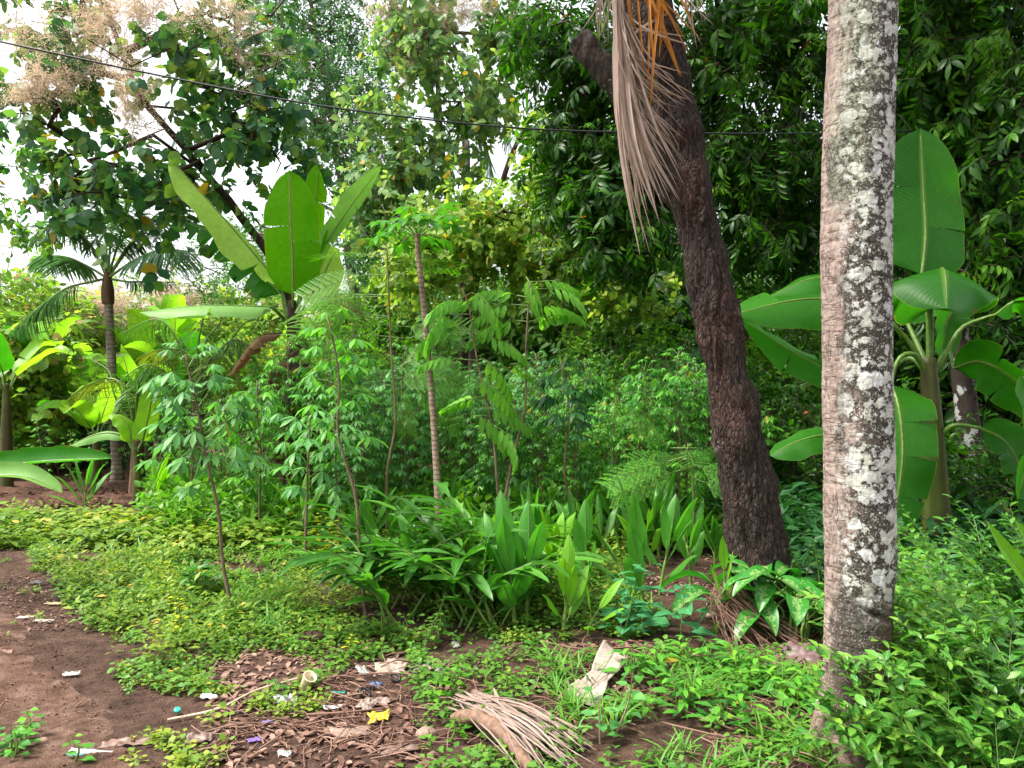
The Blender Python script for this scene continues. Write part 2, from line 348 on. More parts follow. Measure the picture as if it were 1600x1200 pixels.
M['banana_far'] = leafmat('banana_far', [(.12, .30, .03), (.18, .38, .035), (.28, .46, .06)], .55, (1.4, 1.5, .6), .4, vein=.1, veinn=30, midc=(.3, .4, .12), clump=.5)
M['banana_dry'] = leafmat('banana_dry', [(.10, .055, .03), (.16, .09, .05), (.22, .14, .08)], .3, (1.2, 1, .8), .7, .2, vein=.2, veinn=30)
M['banana_stem'] = barkmat('banana_stem', [(.03, .018, .010), (.06, .06, .014), (.10, .15, .025)], 7, (1, 1, .15), .3, .01, rough=.5)
M['banana_stem_dry'] = barkmat('banana_stem_dry', [(.035, .02, .014), (.10, .055, .035), (.2, .14, .09)], 10, (1, 1, .15), .6, .02)
M['frond'] = leafmat('frond', [(.04, .12, .04), (.06, .16, .045), (.1, .2, .06)], .3, (1.5, 1.6, .7), .38, .5)
M['frond_blue'] = leafmat('frond_blue', [(.04, .10, .085), (.06, .13, .10), (.1, .18, .11)], .3, (1.4, 1.6, .9), .38, .5)
M['frond_yellow'] = leafmat('frond_yellow', [(.14, .18, .03), (.2, .26, .05), (.3, .34, .08)], .35, (1.3, 1.3, .6), .45)
M['turmeric'] = leafmat('turmeric', [(.04, .17, .035), (.06, .22, .04), (.09, .27, .05)], .42, (1.5, 1.7, .6), .36, .5, vein=.13, veinn=26, midc=(.035, .10, .02), clump=.5)
M['turmeric_lime'] = leafmat('turmeric_lime', [(.10, .27, .02), (.13, .33, .025), (.17, .37, .03)], .45, (1.4, 1.5, .5), .36, .45, vein=.12, veinn=22, midc=(.25, .36, .08), clump=.5)
M['galangal'] = leafmat('galangal', [(.02, .085, .018), (.035, .13, .025), (.06, .19, .035), (.11, .27, .05)], .3, (1.5, 1.9, .6), .3, .6, vein=.08, veinn=20, midc=(.1, .2, .06), odd=(.04, (.3, .3, .08)))
M['shrub'] = leafmat('shrub', [(.018, .10, .028), (.04, .16, .035), (.08, .23, .045), (.2, .35, .07)], .34, (1.5, 1.6, .5), .3, .6, vein=.04, veinn=8, midc=(.2, .32, .1), coat=.15)
M['teal_herb'] = leafmat('teal_herb', [(.03, .14, .085), (.04, .18, .105), (.055, .21, .11)], .3, (1.3, 1.6, .8), .5, .4, vein=.14, veinn=9, midc=(.1, .26, .14))
M['cover'] = leafmat('cover', [(.05, .13, .03), (.085, .17, .035), (.13, .22, .045), (.21, .28, .055), (.34, .34, .07)], .38, (1.4, 1.5, .6), .5, .35, clump=.5, cs=1.1, odd=(.02, (.4, .3, .05)))
M['cover_green'] = leafmat('cover_green', [(.03, .11, .028), (.055, .15, .035), (.09, .20, .04), (.17, .27, .05)], .35, (1.4, 1.6, .6), .45, .4, clump=.5, cs=1.3)
M['grass'] = leafmat('grass', [(.05, .16, .03), (.08, .22, .04), (.14, .28, .05)], .35, (1.4, 1.5, .6), .45)
M['yellow_leaf'] = leafmat('yellow_leaf', [(.3, .38, .02), (.42, .45, .02), (.5, .5, .04)], .4, (1.2, 1.2, .5), .5)
M['flower'] = leafmat('flower', [(.42, .33, .28), (.56, .46, .39), (.68, .58, .48)], .5, (1.2, 1.1, .9), .8, .2)
M['dry'] = leafmat('dry', [(.06, .03, .022), (.12, .065, .048), (.20, .12, .09), (.32, .23, .18)], .15, (1.2, 1, .8), .7, .25)
M['tan'] = leafmat('tan', [(.27, .19, .15), (.42, .32, .27), (.55, .44, .38)], .3, (1.1, 1, .9), .5, .4, clump=.2)
M['orange'] = leafmat('orange', [(.30, .11, .025), (.42, .18, .03), (.5, .26, .05)], .35, (1.2, 1, .7), .5, .4)
# ---------------------------------------------------------------- ground, path, field soil
def soilmat(name, cols, peb=.5, scale=9, moss=None):
    m, nt, N = newmat(name); L = nt.links.new; tc = N('TexCoord')
    no = N('TexNoise', Scale=scale, Detail=12.0, Roughness=.7); L(tc.outputs['Object'], no.inputs['Vector'])
    n = len(cols); rp = ramp(nt, [(.36 + .3 * q / (n - 1), c) for q, c in enumerate(cols)]); L(no.outputs[0], rp.inputs[0]); col = rp.outputs[0]
    vo = N('TexVoronoi', Scale=110.0); L(tc.outputs['Object'], vo.inputs['Vector'])
    vr = N('MapRange'); vr.inputs[1].default_value = .0; vr.inputs[2].default_value = .5; vr.inputs[3].default_value = 1.25; vr.inputs[4].default_value = .6; L(vo.outputs['Distance'], vr.inputs[0])
    mv = N('VectorMath', operation='SCALE'); L(col, mv.inputs[0]); L(vr.outputs[0], mv.inputs['Scale']); col = mv.outputs[0]
    if moss:
        mn = N('TexNoise', Scale=2.2, Detail=6.0, Roughness=.7); L(tc.outputs['Object'], mn.inputs['Vector'])
        mr = N('MapRange'); mr.inputs[1].default_value = moss[0]; mr.inputs[2].default_value = moss[0] + .08; L(mn.outputs[0], mr.inputs[0])
        mm = N('Mix', data_type='RGBA'); L(mr.outputs[0], mm.inputs[0]); L(col, mm.inputs[6]); mm.inputs[7].default_value = (*moss[1], 1); col = mm.outputs[2]
    fn = N('TexNoise', Scale=160.0, Detail=6.0, Roughness=.75); L(tc.outputs['Object'], fn.inputs['Vector'])
    h0_ = N('Math', operation='MULTIPLY_ADD'); h0_.inputs[1].default_value = .5; L(fn.outputs[0], h0_.inputs[0]); L(no.outputs[0], h0_.inputs[2])
    h = N('Math', operation='MULTIPLY_ADD'); h.inputs[1].default_value = -peb * .25; L(vo.outputs['Distance'], h.inputs[0]); L(h0_.outputs[0], h.inputs[2])
    p = N('BsdfPrincipled', Roughness=.95); L(col, p.inputs['Base Color']); p.inputs['Specular IOR Level'].default_value = .15
    b = N('Bump', Strength=.9, Distance=.02); L(h.outputs[0], b.inputs['Height']); L(b.outputs[0], p.inputs['Normal'])
    o = N('OutputMaterial'); L(p.outputs[0], o.inputs[0]); return m
def sheet(name, xs, ys, zfun, mat, keep=None):
    X, Y = np.meshgrid(xs, ys); n, k = X.shape; Z = zfun(X.ravel(), Y.ravel())
    V = np.stack([X.ravel(), Y.ravel(), Z], 1); i, j = np.meshgrid(np.arange(n - 1), np.arange(k - 1), indexing='ij'); i = i.ravel(); j = j.ravel()
    f = np.stack([i * k + j, i * k + j + 1, (i + 1) * k + j + 1, (i + 1) * k + j], 1)
    if keep is not None:
        c = V[f].mean(1); f = f[keep(c[:, 0], c[:, 1])]
        u, inv = np.unique(f, return_inverse=True); V = V[u]; f = inv.reshape(-1, 4)
    mb = MB(); mb.add(V, None, f, V[:, :2]); o = mb.build(name, mat); o['kind'] = 'structure'; return o
M['soil'] = soilmat('soil', [(.045, .024, .017), (.09, .05, .036), (.15, .09, .065)])
M['path'] = soilmat('path', [(.065, .032, .022), (.145, .08, .056), (.26, .165, .125)], .8, 7)
M['field'] = soilmat('field', [(.06, .028, .02), (.11, .055, .038), (.16, .09, .06)], .4, 12)
far = np.r_[np.geomspace(8.2, 400, 24)]
xs = np.r_[-far[::-1], np.arange(-8, 5.01, .06), far[2:]]; ys = np.r_[-far[::-1], np.arange(-8, .9, .8), np.arange(1, 12, .06), np.arange(12, 20, .5), np.geomspace(20, 500, 16)]
micro = lambda x, y: gh(x, y) + .012 * (fbm(np.stack([x * 6, y * 6, 0 * x], 1), 9, 3) - .5)
sheet('ground', xs, ys, micro, M['soil'])
EY = [0, 2.0, 3.0, 3.6, 4.5, 5.5, 6.7, 8, 9.5]; EX = [-.35, -.8, -1.4, -1.95, -2.85, -3.75, -4.6, -5.7, -7.5]
def pedge(x, y):
    e = np.interp(y, EY, EX) + .25 * (fbm(np.stack([x * 1.5, y * 1.5, 0 * x], 1), 31, 3) - .5)
    return e - x                                # > 0: on the path
def path_sheet():
    ys_ = np.arange(1, 9.4, .03); ss = np.linspace(0, 1, 60); Yg, Sg = np.meshgrid(ys_, ss, indexing='ij'); y = Yg.ravel(); s = Sg.ravel()
    e = np.interp(y, EY, EX) + .22 * (fbm(np.stack([y * 2.5, y * 0, 0 * y], 1), 31, 4) - .5) + .06 * (vnoise(np.stack([y * 14, y * 0, 0 * y], 1), 5) - .5); x = e - s * 2.6
    z = gh(x, y) + .014 - .02 * np.exp(-s / .015) + .012 * (fbm(np.stack([x * 9, y * 9, 0 * x], 1), 9, 4) - .5) + .03 * np.maximum(fbm(np.stack([x * 3.2, y * 3.2, 0 * x], 1), 19, 3) - .42, 0)
    n, k = Yg.shape; i, j = np.meshgrid(np.arange(n - 1), np.arange(k - 1), indexing='ij'); i = i.ravel(); j = j.ravel(); mb = MB()
    mb.add(np.stack([x, y, z], 1), None, np.stack([i * k + j, (i + 1) * k + j, (i + 1) * k + j + 1, i * k + j + 1], 1)); mb.build('dirt_path', M['path'])['kind'] = 'structure'
path_sheet()
sheet('field_soil', np.arange(-10, -3.0, .07), np.arange(8.2, 14.5, .07), lambda x, y: gh(x, y) + .02 + .22 * np.clip((y - 8.5) / 1.2, 0, 1) * (fbm(np.stack([x * 4, y * 4, 0 * x], 1), 12, 4) - .35), M['field'],
      lambda x, y: (y > 8.4 + .5 * (fbm(np.stack([x, y * 0, 0 * x], 1), 4, 2))) & (x < -3.3 - .5 * np.sin(y)))
# ---------------------------------------------------------------- blades, fronds, trees
def prof_ban(v): return np.sqrt(np.maximum(1 - (1 - np.minimum(v / .2, 1)) ** 2, 0)) * np.maximum(1 - np.maximum((v - .5) / .5, 0) ** 2.4, 0) ** .6
def prof_lan(v): return np.sin(pi * np.clip(v, 0, 1) ** .85) ** .85
def blade(mb, pts, W, side, prof=prof_ban, fold=.3, nl=26, na=4, wave=.05, freq=9, tears=((), ()), gap=.02, seed=0, mi=0, foldR=None, split=.25):
    r = np.random.default_rng(seed); C = spline(pts, 61); T = tangents(C); side = A(*side)
    X = nz(side[None] - (T @ side)[:, None] * T); Nn = np.cross(X, T); vv = np.linspace(0, 1, 61)
    ip = lambda arr, v: np.stack([np.interp(v, vv, arr[:, q]) for q in range(3)], -1)
    for h, sg in enumerate((-1, 1)):
        bd = [0, *tears[h], 1]; fo = fold if (h == 0 or foldR is None) else foldR
        ph = r.uniform(0, 6)
        for a, b in zip(bd[:-1], bd[1:]):
            n = max(3, int(nl * (b - a)) + 2); v = np.linspace(a, b, n)[:, None]; s = np.linspace(0, 1, na + 1)[None]
            vm = np.clip(v + (np.where(v < (a + b) / 2, 1, -1) * gap * s ** 2) * (len(bd) > 2), 0, 1)
            f = fo + (r.normal() * split if len(bd) > 2 else 0)
            w = prof(v) * W / 2 * s; ang = f * (.4 + .6 * s)
            c = ip(C, vm.ravel()).reshape(n, na + 1, 3); x = ip(X, vm.ravel()).reshape(n, na + 1, 3); nn = ip(Nn, vm.ravel()).reshape(n, na + 1, 3)
            rip = wave * W * s ** 1.5 * (np.sin(v * freq + ph) + .5 * np.sin(v * freq * 2.3 + ph * 2)) * prof(v)
            Vt = c + sg * x * (w * np.cos(ang))[..., None] + nn * (-w * np.sin(ang) + rip)[..., None]
            uv = np.stack(np.broadcast_arrays(.5 + sg * .5 * s, v), -1)
            i, j = np.meshgrid(np.arange(n - 1), np.arange(na), indexing='ij'); i = i.ravel(); j = j.ravel(); k = na + 1
            q = np.stack([i * k + j, i * k + j + 1, (i + 1) * k + j + 1, (i + 1) * k + j], 1)
            if sg < 0: q = q[:, ::-1]
            mb.add(Vt.reshape(-1, 3), None, q, uv.reshape(-1, 2), mi)
def banana_leaf(root, pts, W, side, mat, pet=None, petmat=None, pr=.022, label=None, name='leaf', **k):
    mb = MB(); blade(mb, pts, W, side, **k); o = mb.build(name, mat, root)
    if label: o['label'] = label
    C = spline(pts, 20); pp = C[:-1] if pet is None else np.vstack([spline(list(pet) + [C[0]], 12)[:-1], C[:-1]])
    n = len(pp); rr = np.interp(np.linspace(0, 1, n), [0, .35, 1], [pr * 1.15, pr * .62, pr * .12])
    m2 = MB(); m2.tube(pp - A(0, 0, .0), rr, 8, 0); m2.build('midrib', petmat or M['stem_yellow'], o); return o
STRIP = leaf(1, .055, ((.06, .7), (.4, 1), (.75, .75)), .35, .7)
def frond(root, pts, n=46, L=.5, mat=None, up=(0, 0, 1), droop=.35, ang=58, t0=.18, r=.018, seed=0, label=None, rm=None, tpl=None, jit=.08):
    rg = np.random.default_rng(seed); C = spline(pts, 60); T = tangents(C); mb = MB()
    t = np.linspace(t0, .995, n); ix = t * 59; ip = lambda arr: np.stack([np.interp(ix, np.arange(60), arr[:, q]) for q in range(3)], -1)
    c = ip(C); tg = nz(ip(T)); sd = nz(np.cross(tg, A(*up)))
    for sg in (-1, 1):
        a = np.radians(ang) * (1.1 - .6 * t) + rg.normal(size=n) * jit
        D = np.cos(a)[:, None] * tg + sg * np.sin(a)[:, None] * sd; D[:, 2] -= droop * rg.uniform(.6, 1.4, n)
        N = np.tile(A(*up), (n, 1)) + sg * -.5 * sd + rg.normal(size=(n, 3)) * jit
        mb.inst(tpl or STRIP, c, frames(D, N), L * np.sin(pi * (.16 + .76 * (t - t0) / (1 - t0))) ** .7 * rg.uniform(.85, 1.08, n))
    o = mb.build('frond', mat, root)
    if label: o['label'] = label
    m2 = MB(); m2.tube(C, np.linspace(r, r * .2, 60), 6); m2.build('rachis', rm or M['stem_yellow'], o); return o
def blob(px, py, Y, rx, ry, rY, n, clump=0, seed=1, scale=1.3):
    out = []; k = 0
    rg = np.random.default_rng(seed + int(px * 7 + py))
    while k < n:
        v = rg.uniform(-1, 1, (n * 3, 3)); rr = np.linalg.norm(v, axis=1); v = v[(rr < 1)]
        yy = Y + v[:, 2] * rY; q = np.stack([(px + v[:, 0] * rx - 800) / FPX * yy, yy, CH - (py + v[:, 1] * ry - 600) / FPX * yy], 1)
        if clump: q = q[vnoise(q * scale, seed) > clump * .8]
        out.append(q); k += len(q)
        if len(out) > 60: break
    return np.vstack(out)[:n]
def skel(trunk, r0, att, r_tip=.006, sides=7, seed=0, r_top=None, step=.35, sag=.1):
    rg = np.random.default_rng(seed); trunk = np.asarray(trunk, float); n0 = len(trunk)
    pos = [p for p in trunk]; par = [-1] + list(range(n0 - 1)); cnt = None
    P_ = np.zeros((n0 + len(att) * 14, 3)); P_[:n0] = trunk; n = n0; ends = []
    lo = max(1, int(n0 * .3)); tip = trunk[-1]
    order = np.argsort(np.linalg.norm(att - tip, axis=1))
    for ai in order:
        a = att[ai]; d = P_[:n] - a; dist = np.linalg.norm(d, axis=1) + np.maximum(d[:, 2], 0) * 1.2
        dist[:lo] += 5; b = int(np.argmin(dist)); p0 = P_[b]; ln = np.linalg.norm(a - p0); k = min(12, max(1, int(ln / step)))
        pd = nz(P_[b] - P_[par[b]]) if par[b] >= 0 else A(0, 0, 1)
        prev = b; off = rg.normal(size=3) * ln * .08
        for q in range(1, k + 1):
            u = q / k; pt = p0 + (a - p0) * u + (pd * ln * .25) * (u * (1 - u)) * 1.6 + off * sin(pi * u) + A(0, 0, sag * ln) * sin(pi * u) * .5
            P_[n] = pt; par.append(prev); prev = n; n += 1
            if n >= len(P_) - 14: break
        ends.append((ai, prev))
        if n >= len(P_) - 14: break
    P_ = P_[:n]; par = np.array(par[:n]); w = np.zeros(n)
    for ai, e in ends: w[e] += 1
    kids = [[] for _ in range(n)]
    for i in range(n - 1, 0, -1):
        w[par[i]] += w[i]; kids[par[i]].append(i)
    w = np.maximum(w, 1); rad = r_tip * w ** .45
    tr = np.linspace(r0, r_top if r_top else r0 * .35, n0); rad[:n0] = tr
    rad[n0:] = np.minimum(rad[n0:], r0 * .55)
    mb_t, mb_b = MB(), MB()
    C = spline(trunk, n0 * 4); C = C + (fbm(C * 2.2, seed, 2)[:, None] - .5) * r0 * .5 * np.minimum(np.linspace(0, 4, len(C)), 1)[:, None]
    fl = np.interp(np.linspace(0, 1, n0 * 4), np.linspace(0, 1, n0), tr) * (1 + .5 * np.exp(-np.linspace(0, 1, n0 * 4) * 25))
    mb_t.tube(C, fl, 12)
    stack = [(i, k_) for i in range(n0) for k_ in kids[i] if k_ >= n0]
    while stack:
        a, b = stack.pop(); ch = [a, b]
        while kids[ch[-1]]:
            ks = sorted(kids[ch[-1]], key=lambda q: -w[q])
            for q in ks[1:]: stack.append((ch[-1], q))
            ch.append(ks[0])
        rr = rad[ch].copy(); rr[0] = rr[1]; mb_b.tube(P_[ch], rr, 4 if rr[1] < .02 else sides, 0, False)
    dirs = np.zeros((len(att), 3)); dirs[:, 2] = -1
    for ai, e in ends: dirs[ai] = P_[e] - P_[par[e]]
    return mb_t, mb_b, nz(dirs)
def scatter(mb, att, dirs, tpls, per, size, spread, droop=.3, rnd=.8, mis=None, seed=0, out=.6, jit=.3):
    rg = np.random.default_rng(seed); n = len(att) * per; T = np.repeat(att, per, 0) + rg.normal(size=(n, 3)) * spread
    D = np.repeat(dirs, per, 0) * out + rg.normal(size=(n, 3)) * rnd; D[:, 2] -= droop
    Nn = A(0, 0, 1) + rg.normal(size=(n, 3)) * jit; F = frames(D, Nn); S = size * rg.uniform(.7, 1.25, n); w = rg.integers(0, len(tpls), n)
    for q, tp in enumerate(tpls):
        k = w == q; mb.inst(tp, T[k], F[k], S[k])
def tree(name, label, cat, trunk, r0, att, tpls, mats, per=2, size=1.0, spread=.12, droop=.3, bark=None, group=None, seed=0, sides=6, r_tip=.006, r_top=None, rnd=.8, out=.6, jit=.3, step=.35, extra=None):
    root = thing(name, trunk[0], label, cat, group); n = max(8, len(trunk) * 3)
    t, b, d = skel(spline(trunk, n), r0, att, r_tip, sides, seed, r_top, step)
    bk = bark or M['bark_grey']; to = t.build('trunk', bk, root); b.build('branches', bk, root)
    mb = MB(); scatter(mb, att, d, tpls, per, size, spread, droop, rnd, seed=seed, out=out, jit=jit); mb.build('crown', mats, root)
    if extra: extra(root)
    return root
LF_BIG = leaf(1, .78, ((.12, .7), (.45, 1), (.8, .55)), .14, .5, .12, .12)
LF_OV = leaf(1, .5, ((.3, .9), (.68, .8)), .25, .5, .06)
LF_LAN = leaf(1, .32, ((.35, .95), (.72, .75)), .25, .6, .05)
LF_S = leaf1(1, .5); LF_SL = leaf1(1, .3, .4)
TEAK = [sprig(LF_BIG, 6, .34, .25, 70, .35, .006, 1, .35, .5, seed=s) for s in (1, 2, 3)]
TEAKS = [sprig(leaf(1, .74, ((.22, .85), (.65, .85)), .16, .6), 7, .34, .22, 70, .35, .005, 1, .35, .5, seed=s) for s in (1, 2, 3)]
DARK = [sprig(LF_LAN, 9, .28, .135, 62, .45, .003, 1, .3, .8, rot=180, seed=s) for s in (1, 2, 3)]
FINE = [sprig(leaf1(1, .45), 12, .34, .075, 60, .1, .003, 1, .35, .4, seed=s) for s in (1, 2, 3)]
BUSH = [sprig(LF_OV, 9, .3, .1, 60, .15, .003, 1, .35, .5, seed=s) for s in (1, 2, 3)]
BAMB = [sprig(leaf1(1, .2, .35), 9, .35, .16, 50, .3, .003, 1, .35, .8, rot=180, seed=s) for s in (1, 2)]
def floret_tpl(seed):                           # an airy panicle: forked twigs carrying small buds
    rg = np.random.default_rng(seed); mb = MB(); n = 26
    for k in range(n):
        a = A(0, rg.uniform(0, .25), 0); d = nz(rg.normal(size=3) + A(0, .7, .3)); e = a + d * rg.uniform(.12, .26)
        s = nz(np.cross(d, rdir(1)[0])) * .003
        mb.add([a - s, a + s, e], [(0, 1, 2)])
        m = 7; c = a + d * rg.uniform(.05, .27, (m, 1)) + rg.normal(size=(m, 3)) * .022; mb.inst(leaf1(.017, .012), c, frames(rdir_(rg, m), rdir_(rg, m)), 1.0)
    mb.tube([(0, -.1, 0), (0, .1, .0), (0, .28, 0)], [.004, .003, .002], 3, 0, False)
    return mb.tpl()
def rdir_(rg, n): return nz(rg.normal(size=(n, 3)))
PAN = [floret_tpl(s) for s in range(4)]
def panicles(spots, name='flower_cluster', size=1.0):
    def f(root):
        for i, (px, py, Y, rx, ry, n) in enumerate(spots):
            mb = MB(); c = blob(px, py, Y, rx, ry, .35, n, seed=i)
            D = R.normal(size=(n, 3)) * .7 + A(0, -.2, .6)
            for q in range(4):
                k = np.arange(n) % 4 == q; mb.inst(PAN[q], c[k], frames(D[k], rdir(int(k.sum()))), size * R.uniform(.7, 1.2, int(k.sum())))
            mb.build(name, M['flower'], root)
    return f
def cat(*a): return np.vstack(a)
# ---------------------------------------------------------------- the big lichened palm trunk
def lichenmat():
    m, nt, N = newmat('lichened_bark'); L = nt.links.new; tc = N('TexCoord'); ob = tc.outputs['Object']
    def mth(op, a, b=None, c=None):
        n = N('Math', operation=op)
        for i, v in enumerate((a, b, c)):
            if v is None: continue
            if isinstance(v, (int, float)): n.inputs[i].default_value = v
            else: L(v, n.inputs[i])
        return n.outputs[0]
    def mix(f, a, b):
        n = N('Mix', data_type='RGBA')
        for i, v in ((0, f), (6, a), (7, b)):
            if isinstance(v, (tuple, float)): n.inputs[i].default_value = (*v, 1) if isinstance(v, tuple) else v
            else: L(v, n.inputs[i])
        return n.outputs[2]
    def step(x, a, b):
        n = N('MapRange'); n.inputs[1].default_value = a; n.inputs[2].default_value = b; L(x, n.inputs[0]); return n.outputs[0]
    def noise(sc, det=6.0, st=None, ro=.6, off=0):
        n = N('TexNoise', Scale=sc, Detail=det, Roughness=ro)
        mp = N('Mapping'); mp.inputs['Scale'].default_value = st or (1, 1, 1); mp.inputs['Location'].default_value = (off, off * .7, off * 1.3); L(ob, mp.inputs[0]); L(mp.outputs[0], n.inputs['Vector'])
        return n.outputs[0]
    sx = N('SeparateXYZ'); L(tc.outputs['UV'], sx.inputs[0]); v = sx.outputs[1]
    u = mth('ADD', mth('ADD', sx.outputs[0], .067), mth('MULTIPLY', mth('SUBTRACT', noise(4, 4, (1, 1, .7), .6, 17), .5), .16))
    base = ramp(nt, [(.3, (.13, .09, .072)), (.5, (.25, .19, .165)), (.72, (.36, .29, .255))]); L(noise(30, 8, (1, 1, 1.4), .7), base.inputs[0])
    col = base.outputs[0]
    fib = noise(70, 5, (1, 1, .12), .7, 3); col = mix(mth('MULTIPLY', step(fib, .56, .66), .55), col, (.10, .065, .05))
    ring = noise(26, 4, (.25, .25, 1.6), .6, 7); ringm = step(ring, .60, .66); col = mix(mth('MULTIPLY', ringm, .35), col, (.11, .075, .06))
    line = lambda n_, w_: mth('SUBTRACT', 1.0, step(mth('ABSOLUTE', mth('SUBTRACT', n_, .5)), w_ * .4, w_))
    ln_ = mth('MAXIMUM', mth('MULTIPLY', line(noise(34, 3, (1, 1, .22), .5, 23), .022), step(noise(9, 3, None, .5, 29), .42, .5)), line(noise(17, 4, (.22, .22, 1.9), .5, 27), .02))
    col = mix(mth('MULTIPLY', ln_, .8), col, (.07, .045, .035))
    # dark algae film, mostly on the right half of the visible side
    g = mth('MULTIPLY_ADD', mth('ABSOLUTE', mth('SUBTRACT', u, .585)), -1.15, .36)
    al = step(mth('ADD', noise(5, 8, (1, 1, .55), .72, 11), g), .62, .70)
    alf = mth('MULTIPLY', al, step(noise(150, 3, None, .6, 5), .36, .46))
    col = mix(mth('MULTIPLY', alf, .95), col, (.036, .034, .026))
    low = step(v, .0, .75)                       # less lichen near the foot
    reg = mth('MULTIPLY', step(mth('MULTIPLY_ADD', mth('ABSOLUTE', mth('SUBTRACT', u, .67)), -1.0, .28), .0, .10), step(v, .55, .75))
    lm = None; hgt = None
    wob = N('TexNoise', Scale=24.0, Detail=7.0, Roughness=.65); L(ob, wob.inputs['Vector'])
    wo = N('VectorMath', operation='MULTIPLY_ADD'); wo.inputs[1].default_value = (.075, .075, .06); L(wob.outputs['Color'], wo.inputs[0]); L(ob, wo.inputs[2])
    for sc, thr, cut, off, colr in ((9, 1.1, .36, .0, (.56, .55, .54)), (21, 1.3, .30, 1.3, (.60, .60, .61)), (40, 1.25, .42, 2.1, (.52, .53, .52)), (95, 1.3, .45, 3.1, (.46, .48, .43))):
        vo = N('TexVoronoi', Scale=float(sc)); ad = N('VectorMath', operation='ADD'); ad.inputs[1].default_value = (off,) * 3; L(wo.outputs[0], ad.inputs[0]); L(ad.outputs[0], vo.inputs['Vector'])
        sr = N('SeparateColor'); L(vo.outputs['Color'], sr.inputs[0])
        rad = mth('MULTIPLY', mth('SUBTRACT', sr.outputs[0], cut), thr)       # each blotch its own radius, some none
        dd = mth('SUBTRACT', rad, vo.outputs['Distance']); f = mth('MULTIPLY', step(dd, .0, .11), reg)
        cc = mix(sr.outputs[1], colr, (.47, .48, .38)); cc = mix(mth('MULTIPLY', step(noise(110, 4, None, .7, sc), .42, .6), .35), cc, (.22, .21, .19))
        rim = mth('MULTIPLY', step(dd, .0, .02), mth('SUBTRACT', 1.0, step(dd, .03, .07)))
        col = mix(f, col, cc); lm = f if lm is None else mth('MAXIMUM', lm, f)
    # thin grey-green dusting at the top left
    du = mth('MULTIPLY', mth('MULTIPLY', step(v, 2.0, 2.4), step(mth('MULTIPLY_ADD', mth('ABSOLUTE', mth('SUBTRACT', u, .47)), -1, .2), .05, .14)), step(noise(60, 6, None, .75, 2), .47, .55))
    col = mix(mth('MULTIPLY', du, .6), col, (.25, .30, .20))
    # rotten brown hollow at the foot, on the right
    rot = mth('MULTIPLY', step(mth('ADD', u, mth('MULTIPLY', noise(12, 4, (1, 1, .4)), .2)), .66, .73), mth('SUBTRACT', 1.0, step(v, .45, .75)))
    col = mix(mth('MULTIPLY', rot, .8), col, (.10, .06, .035))
    ft = mth('SUBTRACT', 1.0, step(mth('ADD', v, mth('MULTIPLY', noise(14, 4), .3)), .25, .6)); col = mix(mth('MULTIPLY', ft, .5), col, (.17, .11, .08))
    h = mth('ADD', mth('MULTIPLY', step(fib, .7, .5), .5), mth('ADD', mth('SUBTRACT', mth('MULTIPLY', lm, .45), mth('MULTIPLY', ln_, .6)), mth('MULTIPLY', noise(90, 8, None, .75), .8)))
    p = N('BsdfPrincipled', Roughness=.85); p.inputs['Specular IOR Level'].default_value = .25; L(col, p.inputs['Base Color'])
    b = N('Bump', Strength=.75, Distance=.006); L(h, b.inputs['Height']); L(b.outputs[0], p.inputs['Normal'])
    o = N('OutputMaterial'); L(p.outputs[0], o.inputs[0]); return m
M['lichen'] = lichenmat()
